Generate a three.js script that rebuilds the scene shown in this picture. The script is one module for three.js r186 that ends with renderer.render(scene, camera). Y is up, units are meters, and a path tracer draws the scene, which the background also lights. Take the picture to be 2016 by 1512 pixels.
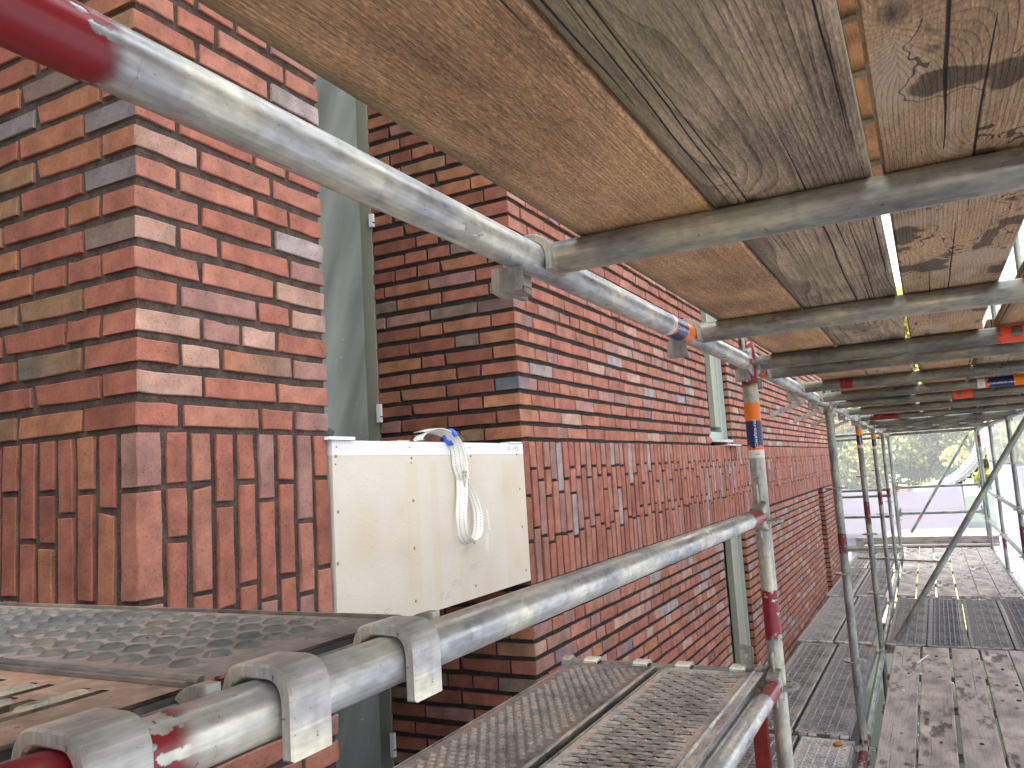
import * as THREE from 'three';
import { mergeGeometries } from 'three/addons/utils/BufferGeometryUtils.js';

// ------------------------------------------------------------------ camera, sky, sun, exposure
const scene = new THREE.Scene();
const camera = new THREE.PerspectiveCamera(51.36, 4 / 3, 0.02, 900);
camera.rotation.order = 'YXZ';
camera.rotation.set(0.114337, 0.47506, -0.060103);
scene.add(camera);
const renderer = new THREE.WebGLRenderer({ antialias: true });
renderer.toneMapping = THREE.LinearToneMapping;
renderer.toneMappingExposure = 4.25;
renderer.shadowMap.enabled = true;
{
  const w = 128, h = 64, d = new Float32Array(w * h * 4);
  for (let j = 0; j < h; j++) for (let i = 0; i < w; i++) {
    const el = Math.PI * ((j + 0.5) / h - 0.5), az = (i / w) * Math.PI * 2, k = (j * w + i) * 4;
    let b = 0.75 + 0.45 * Math.max(0, Math.sin(el));
    b *= 1 + 0.09 * Math.sin(az * 3 + el * 5) * Math.sin(el * 7 + az) + 0.05 * Math.sin(az * 7 - el * 9);
    d[k] = b * 0.97; d[k + 1] = b * 1.0; d[k + 2] = b * 1.06; d[k + 3] = 1;
  }
  const t = new THREE.DataTexture(d, w, h, THREE.RGBAFormat, THREE.FloatType);
  t.mapping = THREE.EquirectangularReflectionMapping; t.magFilter = THREE.LinearFilter; t.wrapS = THREE.RepeatWrapping; t.needsUpdate = true;
  scene.background = t; scene.environment = t;
}
const sun = new THREE.DirectionalLight(new THREE.Color(1, 0.94, 0.84), 4.2);
sun.position.set(-15, 19, 9); sun.target.position.set(0, 0, -5); sun.castShadow = true; sun.shadow.radius = 3;
Object.assign(sun.shadow.camera, { left: -30, right: 30, top: 30, bottom: -30, near: 1, far: 90 }); sun.shadow.mapSize.set(2048, 2048);
scene.add(sun, sun.target);

// ------------------------------------------------------------------ helpers
let rs = 12345;
const seed = (n) => { rs = (n * 2654435761) >>> 0 || 1; };
const rnd = () => { rs ^= rs << 13; rs >>>= 0; rs ^= rs >>> 17; rs ^= rs << 5; rs >>>= 0; return rs / 4294967296; };
const rr = (a, b) => a + (b - a) * rnd();
const pick = (a) => a[Math.floor(rnd() * a.length)];
const clamp = (x, a = 0, b = 1) => Math.min(b, Math.max(a, x));
const mix = (a, b, t) => a + (b - a) * t;
const sstep = (a, b, x) => { const t = clamp((x - a) / (b - a)); return t * t * (3 - 2 * t); };
const V = (x, y, z) => new THREE.Vector3(x, y, z);
function h2(x, y, s) { let n = Math.imul(x, 374761393) + Math.imul(y, 668265263) + Math.imul(s, 1274126177); n = Math.imul(n ^ (n >>> 13), 1274126177); return ((n ^ (n >>> 16)) >>> 0) / 4294967296; }
function vn(x, y, s, px = 1e6, py = 1e6) {
  const xi = Math.floor(x), yi = Math.floor(y), fx = x - xi, fy = y - yi, u = fx * fx * (3 - 2 * fx), v = fy * fy * (3 - 2 * fy);
  const x0 = ((xi % px) + px) % px, x1 = (x0 + 1) % px, y0 = ((yi % py) + py) % py, y1 = (y0 + 1) % py;
  return mix(mix(h2(x0, y0, s), h2(x1, y0, s), u), mix(h2(x0, y1, s), h2(x1, y1, s), u), v);
}
function fb(x, y, s, o = 4, px = 1e6, py = 1e6) { let a = 0, w = 0.5, t = 0; for (let i = 0; i < o; i++) { a += w * vn(x, y, s + i * 17, px, py); t += w; x *= 2; y *= 2; px *= 2; py *= 2; w *= 0.5; } return a / t; }
function tex(w, h, f, srgb = true, wrap = true) {
  const d = new Uint8Array(w * h * 4);
  for (let j = 0; j < h; j++) for (let i = 0; i < w; i++) { const c = f(i / w, j / h), k = (j * w + i) * 4; d[k] = clamp(c[0], 0, 255); d[k + 1] = clamp(c[1], 0, 255); d[k + 2] = clamp(c[2], 0, 255); d[k + 3] = c.length > 3 ? c[3] : 255; }
  const t = new THREE.DataTexture(d, w, h, THREE.RGBAFormat); t.magFilter = THREE.LinearFilter; t.minFilter = THREE.LinearMipmapLinearFilter; t.generateMipmaps = true;
  if (wrap) t.wrapS = t.wrapT = THREE.RepeatWrapping; if (srgb) t.colorSpace = THREE.SRGBColorSpace; t.anisotropy = 8; t.needsUpdate = true; return t;
}
const used = {};
function numbered(n) { const k = used[n] = (used[n] ?? -1) + 1; return k ? n + '_' + String(k).padStart(3, '0') : n; }
function shade(o) { o.castShadow = true; o.receiveShadow = true; return o; }
function thing(name, label, category, group) { const o = new THREE.Group(); o.name = numbered(name); o.userData = { label, category }; if (group) o.userData.group = group; scene.add(o); return o; }
function part(name, geo, mat, parent, label) { const m = shade(new THREE.Mesh(geo, mat)); m.name = name; if (label) m.userData.label = label; parent.add(m); return m; }
function solo(name, geo, mat, label, category, group) { const m = shade(new THREE.Mesh(geo, mat)); m.name = numbered(name); m.userData = { label, category }; if (group) m.userData.group = group; scene.add(m); return m; }
function struct(name, geo, mat) { const m = shade(new THREE.Mesh(geo, mat)); m.name = numbered(name); m.userData.kind = 'structure'; scene.add(m); return m; }
const ORD = ['first', 'second', 'third', 'fourth', 'fifth', 'sixth', 'seventh', 'eighth', 'ninth', 'tenth', 'eleventh', 'twelfth'];
const lin = (r, g, b) => new THREE.Color().setRGB(r, g, b);
const std = (o) => new THREE.MeshStandardMaterial(o);
function boxG(w, h, d, x = 0, y = 0, z = 0) { const g = new THREE.BoxGeometry(w, h, d); g.translate(x, y, z); return g; }
function boxUV(g, s = 1) { // uv in metres by dominant normal
  if (g.index) g = g.toNonIndexed(); g.computeVertexNormals();
  const p = g.attributes.position, n = g.attributes.normal, uv = new Float32Array(p.count * 2);
  for (let i = 0; i < p.count; i++) { const ax = Math.abs(n.getX(i)), ay = Math.abs(n.getY(i)), az = Math.abs(n.getZ(i)); let u, v; if (ay >= ax && ay >= az) { u = p.getX(i); v = p.getZ(i); } else if (ax >= az) { u = p.getZ(i); v = p.getY(i); } else { u = p.getX(i); v = p.getY(i); } uv[2 * i] = u * s; uv[2 * i + 1] = v * s; }
  g.setAttribute('uv', new THREE.BufferAttribute(uv, 2)); return g;
}
function tubeG(a, b, r, seg = 20, voff = 0, open = false) { // cylinder between points, uv in metres
  const d = b.clone().sub(a), L = d.length(), g = new THREE.CylinderGeometry(r, r, L, seg, 1, open), uv = g.attributes.uv;
  for (let i = 0; i < uv.count; i++) uv.setXY(i, uv.getX(i) * r * 6.283, uv.getY(i) * L + voff);
  g.applyQuaternion(new THREE.Quaternion().setFromUnitVectors(V(0, 1, 0), d.normalize())); g.translate((a.x + b.x) / 2, (a.y + b.y) / 2, (a.z + b.z) / 2); return g;
}
function ext(shape, depth, bevel = 0.0015, seg = 8) { const g = new THREE.ExtrudeGeometry(shape, { depth: depth - 2 * bevel, bevelEnabled: bevel > 0, bevelThickness: bevel, bevelSize: bevel, bevelSegments: 1, curveSegments: seg }); g.translate(0, 0, -depth / 2 + bevel); return g; }
function plain(g) { if (g.index) g = g.toNonIndexed(); for (const k of Object.keys(g.attributes)) if (!['position', 'normal', 'uv'].includes(k)) g.deleteAttribute(k); return g; }
const merge = (a) => mergeGeometries(a.map(plain));

// ------------------------------------------------------------------ textures and materials
const brickGrain = tex(512, 512, (u, v) => {
  const a = fb(u * 6, v * 6, 1, 5, 6, 6), b = fb(u * 48, v * 48, 5, 2, 48, 48), pit = vn(u * 90, v * 60, 9, 90, 60), sp = vn(u * 128, v * 128, 13, 128, 128);
  let k = 205 + (a - 0.5) * 80 + (b - 0.5) * 28; if (pit > 0.87) k -= 75 * (pit - 0.87) / 0.13; let w = sp > 0.95 ? 40 : 0; return [k + w, k * 0.985 + w, k * 0.965 + w];
});
const brickBump = tex(512, 512, (u, v) => {
  const a = fb(u * 10, v * 10, 21, 4, 10, 10), b = fb(u * 70, v * 70, 25, 2, 70, 70), pit = vn(u * 90, v * 60, 9, 90, 60), cr = Math.abs(fb(u * 8, v * 24, 31, 3, 8, 24) - 0.5);
  let k = 120 + (a - 0.5) * 120 + (b - 0.5) * 60; if (pit > 0.85) k -= 90 * (pit - 0.85) / 0.15; if (cr < 0.012) k -= 35; return [k, k, k];
}, false);
for (const t of [brickGrain, brickBump]) t.repeat.set(4, 4);
const bm = (r, g, b, ro = 0.9) => std({ color: lin(r, g, b), map: brickGrain, bumpMap: brickBump, bumpScale: 0.0016, roughness: ro, vertexColors: true });
const BC = { R: [0.425, 0.155, 0.103], S: [0.48, 0.202, 0.14], P: [0.55, 0.335, 0.26], M: [0.41, 0.215, 0.18], G: [0.26, 0.23, 0.23], L: [0.43, 0.355, 0.35], O: [0.46, 0.195, 0.105], Y: [0.37, 0.21, 0.115], D: [0.33, 0.12, 0.075], B: [0.27, 0.19, 0.15] };
const BM = {}; for (const k in BC) BM[k] = bm(...BC[k]);
const brickMany = bm(1, 1, 1);
const mortarTex = tex(256, 256, (u, v) => { const k = 190 + (fb(u * 8, v * 8, 41, 4, 8, 8) - 0.5) * 120 + (vn(u * 100, v * 100, 44, 100, 100) - 0.5) * 80; return [k, k * 0.97, k * 0.94]; }); mortarTex.repeat.set(5, 5);
const mortarBump = tex(256, 256, (u, v) => { const k = 128 + (fb(u * 14, v * 14, 51, 4, 14, 14) - 0.5) * 190; return [k, k, k]; }, false); mortarBump.repeat.set(7, 7);
const mortarPier = std({ color: lin(0.115, 0.086, 0.072), map: mortarTex, bumpMap: mortarBump, bumpScale: 0.004, roughness: 1 });
const mortarDark = std({ color: lin(0.048, 0.04, 0.036), map: mortarTex, bumpMap: mortarBump, bumpScale: 0.004, roughness: 1 });

const galvTex = tex(512, 1024, (u, v) => {
  const a = fb(u * 5, v * 9, 61, 5, 5, 9), b = fb(u * 24, v * 60, 65, 3, 24, 60), st = fb(u * 60, v * 5, 71, 2, 60, 5), band = fb(u * 2, v * 50, 75, 3, 2, 50), sc = vn(u * 40, v * 260, 77, 40, 260);
  let k = 196 + (a - 0.5) * 110 + (b - 0.5) * 50 + (st - 0.5) * 26; if (band > 0.66) k -= (band - 0.66) * 80; if (sc > 0.955) k -= 90 * rndSafe(u, v);
  const warm = clamp((a - 0.45) * 1.2, 0, 0.3); return [k * (1 + 0.05 * warm), k, k * (0.99 - 0.25 * warm)];
});
function rndSafe(u, v) { return h2(Math.floor(u * 40), Math.floor(v * 260), 5); }
const galvRough = tex(256, 512, (u, v) => { const a = fb(u * 6, v * 10, 81, 5, 6, 10); const k = 120 + (a - 0.5) * 150; return [k, k, k]; }, false);
const galvBump = tex(256, 512, (u, v) => { const k = 128 + (fb(u * 8, v * 20, 91, 4, 8, 20) - 0.5) * 120; return [k, k, k]; }, false);
for (const t of [galvTex, galvRough, galvBump]) t.repeat.set(6.6, 1.1);
const galv = (r, g, b, m = 0.6, ro = 0.85) => std({ color: lin(r, g, b), map: galvTex, roughnessMap: galvRough, roughness: ro, metalness: m, bumpMap: galvBump, bumpScale: 0.0006 });
const GA = galv(0.86, 0.89, 0.9, 0.5, 0.88), GB = galv(0.35, 0.35, 0.31, 0.4, 0.9), GC = galv(0.74, 0.76, 0.69, 0.35, 0.95), GD = galv(0.43, 0.48, 0.47, 0.35, 0.9), GT = galv(0.66, 0.67, 0.61, 0.4, 0.85), hookM = galv(1.0, 1.0, 0.94, 0.15, 0.9), castM = galv(0.62, 0.6, 0.55, 0.35, 0.95), rosM = galv(0.5, 0.5, 0.47, 0.4, 0.9);
const paintAlpha = (sd, both) => tex(128, 256, (u, v) => { const e = (fb(u * 4, v * 6, sd, 3, 4, 60) - 0.5) * 0.1; let a = sstep(0.0, 0.11, v + e - 0.03); if (both) a *= sstep(0.0, 0.06, 1 - v + e - 0.03); const c = fb(u * 14, v * 16, sd + 3, 3, 14, 60), c2 = fb(u * 3, v * 3, sd + 9, 2, 3, 60); if (c > 0.6 && c2 > 0.46) a = 0; const k = a * 255; return [k, k, k]; }, false, true);
const redMat = (sd, both) => { const m = std({ color: lin(0.23, 0.014, 0.02), roughness: 0.32, alphaMap: paintAlpha(sd, both), transparent: true }); return m; };
const RED1 = redMat(101, false), RED2 = redMat(121, true), RED3 = redMat(133, true); RED3.color.setRGB(0.13, 0.018, 0.018); RED3.roughness = 0.6;
const redSolid = std({ color: lin(0.34, 0.03, 0.025), roughness: 0.4, map: galvTex });
const orangeAlpha = tex(128, 128, (u, v) => { const e = fb(u * 5, v * 9, 141, 3); const a = (sstep(0.02, 0.1, v + (e - 0.5) * 0.2) * sstep(0.02, 0.1, 1 - v + (e - 0.5) * 0.2)) * (vn(u * 9, v * 3, 147) > 0.2 ? 1 : 0); const k = a * 255; return [k, k, k]; }, false);
const ORANGE = std({ color: lin(0.78, 0.085, 0.03), roughness: 0.5, alphaMap: orangeAlpha, transparent: true });

// wood: 0.2 m across (u), 2.6 m along (v)
function wood(sd, o) {
  const W = o.w || 384, H = o.h || 2048, kn = []; seed(sd);
  for (let i = 0; i < (o.knots || 0); i++) kn.push([rr(0.12, 0.88), rr(0.02, 0.98), rr(0.03, 0.06)]);
  const ck = []; for (let i = 0; i < (o.cracks || 0); i++) ck.push([rr(0.05, 0.95), rr(0, 1), rr(0.08, 0.35), rr(0.003, 0.008)]);
  const bump = new Uint8Array(W * H * 4);
  const t = tex(W, H, (u, v) => {
    let du = 0, dv = 0, dark = 0; const X = u * 0.2, Y = v * 2.6;
    for (const [ku, kv, kr] of kn) { const dx = X - ku * 0.2, dy = Y - kv * 2.6, q = Math.sqrt(dx * dx + dy * dy * 0.25); if (q < kr * 2.2) { const f = 1 - q / (kr * 2.2); du += dx > 0 ? f * f * 0.28 : -f * f * 0.28; if (q < kr * 0.32) dark += 1 - q / (kr * 0.32); } }
    const r = (u + du) * o.rings + (fb(u * 2, Y * 0.7, sd, 3) - 0.5) * (o.wav ?? 7) + Y * (o.drift ?? 0.5);
    const ring = r - Math.floor(r), ringv = Math.pow(ring, 3);
    const fib = fb(u * 75, Y * 9, sd + 5, 2) * 0.6 + vn(u * 150, Y * 55, sd + 6) * 0.4, fine = vn(u * 170 + Y * 8, Y * 170, sd + 8) * 0.6 + vn(u * 260, Y * 400, sd + 9) * 0.4, blot = fb(u * 2.2, Y * 4.5, sd + 11, 4), dirt = fb(u * 5, Y * 9, sd + 15, 4), sp = vn(u * 110, Y * 480, sd + 19);
    let crack = 0; for (const [cu, cv, cl, cw] of ck) { const q = (v - cv) / cl; if (q > 0 && q < 1) { const path = cu + (fb(Y * 3, cu * 50, sd + 23, 3) - 0.5) * 0.05; const wd = cw * Math.sin(Math.PI * q) + 0.0015; const e = Math.abs(u - path); if (e < wd) crack = Math.max(crack, 1 - e / wd * 0.5); } }
    let k = 1 - ringv * o.ringDark - (fib - 0.5) * o.fib - (fine - 0.5) * (o.fuzz ?? 0.3) + (blot - 0.5) * o.blot;
    let c = [o.c[0] * k, o.c[1] * k, o.c[2] * k];
    const g = sstep(0.45, 0.75, blot) * (o.green || 0); c = [mix(c[0], o.c2[0] * k, g), mix(c[1], o.c2[1] * k, g), mix(c[2], o.c2[2] * k, g)];
    if (o.edge) { const e = sstep(0.16, 0.0, u) * o.edge; c = [mix(c[0], 88, e), mix(c[1], 84, e), mix(c[2], 58, e)]; }
    if (o.stain) { const pl = fb(u * 2.5, Y * 6, sd + 37, 4), s = fb(u * 3.4, Y * 11, sd + 31, 4), ln = Math.abs(s - 0.565); if (pl > 0.57) { const e = clamp((pl - 0.57) * 9) * 0.6; c = [mix(c[0], 190, e), mix(c[1], 172, e), mix(c[2], 148, e)]; } if (s > 0.625) { const e = clamp((s - 0.625) * 22) * 0.62; c = c.map((q) => q * (1 - e * 0.72)); } if (ln < 0.009 && blot > 0.42) c = c.map((q) => q * 0.5); }
    if (o.dirt && dirt > 0.52) { const band = 0.5 + 0.5 * Math.sin(Y * 3.1 + sd); const e = clamp((dirt - 0.52) * 5) * o.dirt * band * (fine > 0.42 ? 1 : 0.3); c = [mix(c[0], 62, e), mix(c[1], 54, e), mix(c[2], 50, e)]; }
    if (sp > 0.975) c = c.map((q) => q * (1 + (o.speck || 0.35)));
    if (dark > 0) c = c.map((q) => q * (1 - 0.55 * clamp(dark)));
    if (crack > 0) c = c.map((q) => q * (1 - 0.85 * crack));
    const i = Math.floor(u * W + 0.5), j = Math.floor(v * H + 0.5), b = clamp(150 - ringv * 70 - (fib - 0.5) * 70 - (fine - 0.5) * 40 - crack * 150, 0, 255); const q = (j * W + i) * 4; bump[q] = bump[q + 1] = bump[q + 2] = b; bump[q + 3] = 255;
    return c;
  });
  const bt = new THREE.DataTexture(bump, W, H, THREE.RGBAFormat); bt.magFilter = THREE.LinearFilter; bt.minFilter = THREE.LinearMipmapLinearFilter; bt.generateMipmaps = true; bt.wrapS = bt.wrapT = THREE.RepeatWrapping; bt.needsUpdate = true;
  return std({ map: t, bumpMap: bt, bumpScale: o.bs ?? 0.0018, roughness: 0.92 });
}
const W_BROWN = wood(3, { w: 512, c: [196, 154, 112], c2: [150, 124, 84], rings: 40, wav: 3, drift: 0.2, ringDark: 0.07, fib: 0.3, fuzz: 0.5, blot: 0.75, green: 0.45, edge: 0.7, cracks: 1 });
const W_GREY = wood(8, { w: 512, c: [186, 164, 134], c2: [116, 108, 82], rings: 15, wav: 9, drift: 1.2, ringDark: 0.24, fib: 0.42, fuzz: 0.34, blot: 1.0, green: 0.9, knots: 5, cracks: 22, edge: 0.6 });
const W_KNOT = wood(15, { w: 512, c: [190, 158, 120], c2: [150, 126, 96], rings: 34, wav: 6, drift: 0.4, ringDark: 0.16, fib: 0.25, fuzz: 0.34, blot: 0.7, green: 0.4, knots: 7, cracks: 9, stain: 1 });
const W_TOP1 = wood(21, { c: [174, 166, 157], c2: [156, 145, 136], rings: 8, wav: 5, ringDark: 0.07, fib: 0.2, blot: 0.45, green: 0.6, knots: 3, cracks: 2, dirt: 0.9, w: 256, h: 1024, bs: 0.001 });
const W_TOP2 = wood(27, { c: [162, 153, 145], c2: [178, 168, 156], rings: 9, wav: 5, ringDark: 0.07, fib: 0.2, blot: 0.45, green: 0.6, knots: 3, cracks: 2, dirt: 0.95, w: 256, h: 1024, bs: 0.001 });

const deckTex = tex(512, 512, (u, v) => { const a = fb(u * 7, v * 7, 201, 5, 7, 7), b = fb(u * 40, v * 40, 205, 3, 40, 40), s = vn(u * 80, v * 80, 209, 80, 80); let k = 180 + (a - 0.5) * 130 + (b - 0.5) * 60; let c = [k * 0.985, k * 0.965, k * 0.945]; { const e = sstep(0.5, 0.8, a) * 0.7; c = c.map((q, i) => q * mix(1, [0.8, 0.72, 0.66][i], e)); } if (s > 0.95) c = c.map((q) => q * 0.45); else if (s < 0.02) c = c.map((q) => q * 1.35); return c; }); deckTex.repeat.set(2.2, 2.2);
const deckBump = tex(256, 256, (u, v) => { const k = 128 + (fb(u * 16, v * 16, 221, 4, 16, 16) - 0.5) * 160; return [k, k, k]; }, false); deckBump.repeat.set(5, 5);
const deckMat = (r, g, b, m = 0.1, ro = 0.85) => std({ color: lin(r, g, b), map: deckTex, bumpMap: deckBump, bumpScale: 0.0012, roughness: ro, metalness: m });
const DK_BROWN = deckMat(0.36, 0.29, 0.255), DK_GREY = deckMat(0.80, 0.74, 0.68, 0.1), DK_WALK = deckMat(0.52, 0.515, 0.52, 0.1), DK_WHITE = deckMat(0.95, 0.95, 0.96, 0.05), DK_STEEL = deckMat(0.52, 0.55, 0.58, 0.35), DK_LEFT = deckMat(0.58, 0.52, 0.49, 0.1), DK_MUD = deckMat(0.80, 0.58, 0.44, 0), DK_SIDE = galv(0.5, 0.47, 0.44, 0.4, 0.9), DK_LIGHT = galv(0.85, 0.87, 0.88, 0.6, 0.7);
const RIM_DARK = deckMat(0.33, 0.335, 0.31, 0.2, 0.7), RIM_LIGHT = deckMat(0.85, 0.8, 0.74, 0.25, 0.5), RIM_MUD = deckMat(0.62, 0.57, 0.52, 0.4, 0.5), RIM_WALK = deckMat(0.62, 0.6, 0.58, 0.3, 0.6), RIM_TAN = galv(0.75, 0.66, 0.5, 0, 1);
const frameMat = std({ color: lin(0.30, 0.31, 0.235), roughness: 0.5 }), frameLight = std({ color: lin(0.36, 0.42, 0.38), roughness: 0.45 }), darkMat = std({ color: lin(0.02, 0.02, 0.022), roughness: 0.8 }), whiteMat = std({ color: lin(0.8, 0.8, 0.8), roughness: 0.5 });

// ------------------------------------------------------------------ brickwork
const brickCache = new Map();
function brickGeo(w, h, d, vr, flash, tint) {
  w = Math.round(w * 500) / 500; h = Math.round(h * 500) / 500;
  const key = [w, h, d.toFixed(3), vr, flash || 0, tint || ''].join(); if (brickCache.has(key)) return brickCache.get(key);
  const keep = rs; seed(Math.round(w * 1e4) + Math.round(h * 1e3) * 7 + vr * 131 + Math.round(d * 999) + 17);
  const j = 0.0016, c = 0.002, X = w / 2, Y = h / 2, o = [], long = w > h;
  const pts = long ? [[-X, -Y], [-X * 0.35, -Y], [X * 0.4, -Y], [X, -Y], [X, Y], [X * 0.3, Y], [-X * 0.45, Y], [-X, Y]] : [[-X, -Y], [X, -Y], [X, -Y * 0.4], [X, Y * 0.35], [X, Y], [-X, Y], [-X, Y * 0.3], [-X, -Y * 0.45]];
  const cut = rnd() < 0.25 ? Math.floor(rnd() * 8) : -1, tilt = rr(-0.0012, 0.0012), tilt2 = rr(-0.0012, 0.0012), zo = rr(-0.0018, 0.0018);
  pts.forEach(([x, y], i) => { let k = i === cut ? 0.93 : 1; o.push([x * k + rr(-j, j), y * k + rr(-j, j)]); });
  const fz = (x, y) => zo + tilt * x / X + tilt2 * y / Y;
  const inn = o.map(([x, y]) => { const l = Math.hypot(x, y); return [x - Math.sign(x) * c, y - Math.sign(y) * c]; });
  const P = [], C = [], tone = o.map(() => rr(0.94, 1.05));
  const col = (i, x) => { let t = tone[i]; if (!flash) return [t, t, t]; const q = sstep(-0.25, 0.3, (flash === 2 ? -1 : 1) * x / w + rr(-0.04, 0.04)); return [mix(t, 0.6, q), mix(t, 0.95, q), mix(t, 1.35, q)]; };
  const pale = flash >= 3; if (pale) { const dir = flash === 3 ? 1 : -1; o.forEach(([x], i) => { const q = sstep(0.1, 0.5, dir * x / w); tone[i] *= 1 + 0.2 * q; }); flash = 0; }
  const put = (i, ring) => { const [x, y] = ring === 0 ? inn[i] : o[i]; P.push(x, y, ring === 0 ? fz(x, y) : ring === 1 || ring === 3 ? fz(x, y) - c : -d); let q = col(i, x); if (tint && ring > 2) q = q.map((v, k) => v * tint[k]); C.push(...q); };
  for (let i = 1; i < 7; i++) { put(0, 0); put(i, 0); put(i + 1, 0); }
  for (let i = 0; i < 8; i++) { const k = (i + 1) % 8; for (const [r, q] of [[0, 1], [3, 4]]) { put(i, r); put(i, q); put(k, r); put(k, r); put(i, q); put(k, q); } }
  const g = new THREE.BufferGeometry(); g.setAttribute('position', new THREE.Float32BufferAttribute(P, 3)); g.setAttribute('color', new THREE.Float32BufferAttribute(C, 3)); g.computeVertexNormals();
  const n = g.attributes.normal, uv = [], ou = rnd(), ov = rnd(); for (let i = 0; i < n.count; i++) { const x = P[3 * i], y = P[3 * i + 1], z = P[3 * i + 2]; if (Math.abs(n.getZ(i)) > 0.5) uv.push(x + ou, y + ov); else if (Math.abs(n.getY(i)) > 0.5) uv.push(x + ou, z + ov); else uv.push(z + ou, y + ov); }
  g.setAttribute('uv', new THREE.Float32BufferAttribute(uv, 2)); brickCache.set(key, g); rs = keep; return g;
}
// a brick record: w,h,d local size, (x,y,z) of the face centre, face 'x' (looks +x) or 'z' (looks +z), colour code, flash
const camPos = V(0, 0, 0);
function layBricks(root, list, limit) {
  for (const b of list) { const dx = b.x, dy = b.y, dz = b.z, D = Math.hypot(dx, dy, dz), c = Math.abs(b.face === 'x' ? dx : dz) / D; b.size = (b.w * b.h * c) / (D * D); }
  list.sort((a, b) => b.size - a.size);
  const far = [];
  list.forEach((b, i) => {
    const g = brickGeo(b.w, b.h, b.d, b.vr ?? Math.floor(rnd() * 5), b.flash, b.tint);
    if (i < limit) { const m = part('brick', g, BM[b.c], root); m.position.set(b.x, b.y, b.z); if (b.face === 'x') m.rotation.y = Math.PI / 2; }
    else { const q = g.clone(), C = q.attributes.color, k = BC[b.c]; for (let n = 0; n < C.count; n++) C.setXYZ(n, C.getX(n) * k[0], C.getY(n) * k[1], C.getZ(n) * k[2]); if (b.face === 'x') q.rotateY(Math.PI / 2); q.translate(b.x, b.y, b.z); far.push(q); }
  });
  if (far.length) { const m = part('brick_courses', mergeGeometries(far), brickMany, root); m.userData.kind = 'stuff'; }
}
const frontMix = 'RRRRRRSSSSSSSPPMMORRSSRSSMRRSL', sideShadeMix = 'RRRDDDDOOOOYBRDOR';  // side faces get darker, warmer bricks: shade and bounce light in the colour
const colOf = (m) => m[Math.floor(rnd() * m.length)];
const CH = 0.0625, BH = 0.0445, FX = -1.345, PZ = -1.03, PE = -1.585, WZ = -2.672, BT = 0.127, BB = -0.412;
function run(len, first, jt) { // bricks of a wild bond over a length, first one given
  const r = []; let u = 0, w = first, last = 0;
  for (;;) { if (len - u - w < 0.065 + jt) { r.push([u, len]); break; } r.push([u, u + w]); u += w + jt; last = w; w = rnd() < 0.68 ? 0.206 : 0.098; if (last === 0.1 && rnd() < 0.4) w = 0.21; w += rr(-0.002, 0.002); }
  return r;
}
function soldierCols(z0, z1, pitch) { const n = Math.max(1, Math.round((z0 - z1) / pitch)); return Array.from({ length: n }, (_, i) => z0 - ((z0 - z1) / n) * (i + 0.5)); }
function soldierPieces(i) { // joints measured down from the top of the band
  const r = rnd(); const H = BT - BB - 0.012; let j = i % 2 === 0 ? [0.112, 0.33] : [0.156, 0.374];
  if (r < 0.08) j = [0.06 + 0.15, 0.30 + 0.08]; else if (r < 0.16) j = [0.112, 0.22, 0.40]; else j = j.map((q) => q + rr(-0.004, 0.004));
  const out = []; let a = 0; for (const q of [...j, H]) { out.push([a, q - (q === H ? 0 : 0.012)]); a = q; } return out;
}

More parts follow.
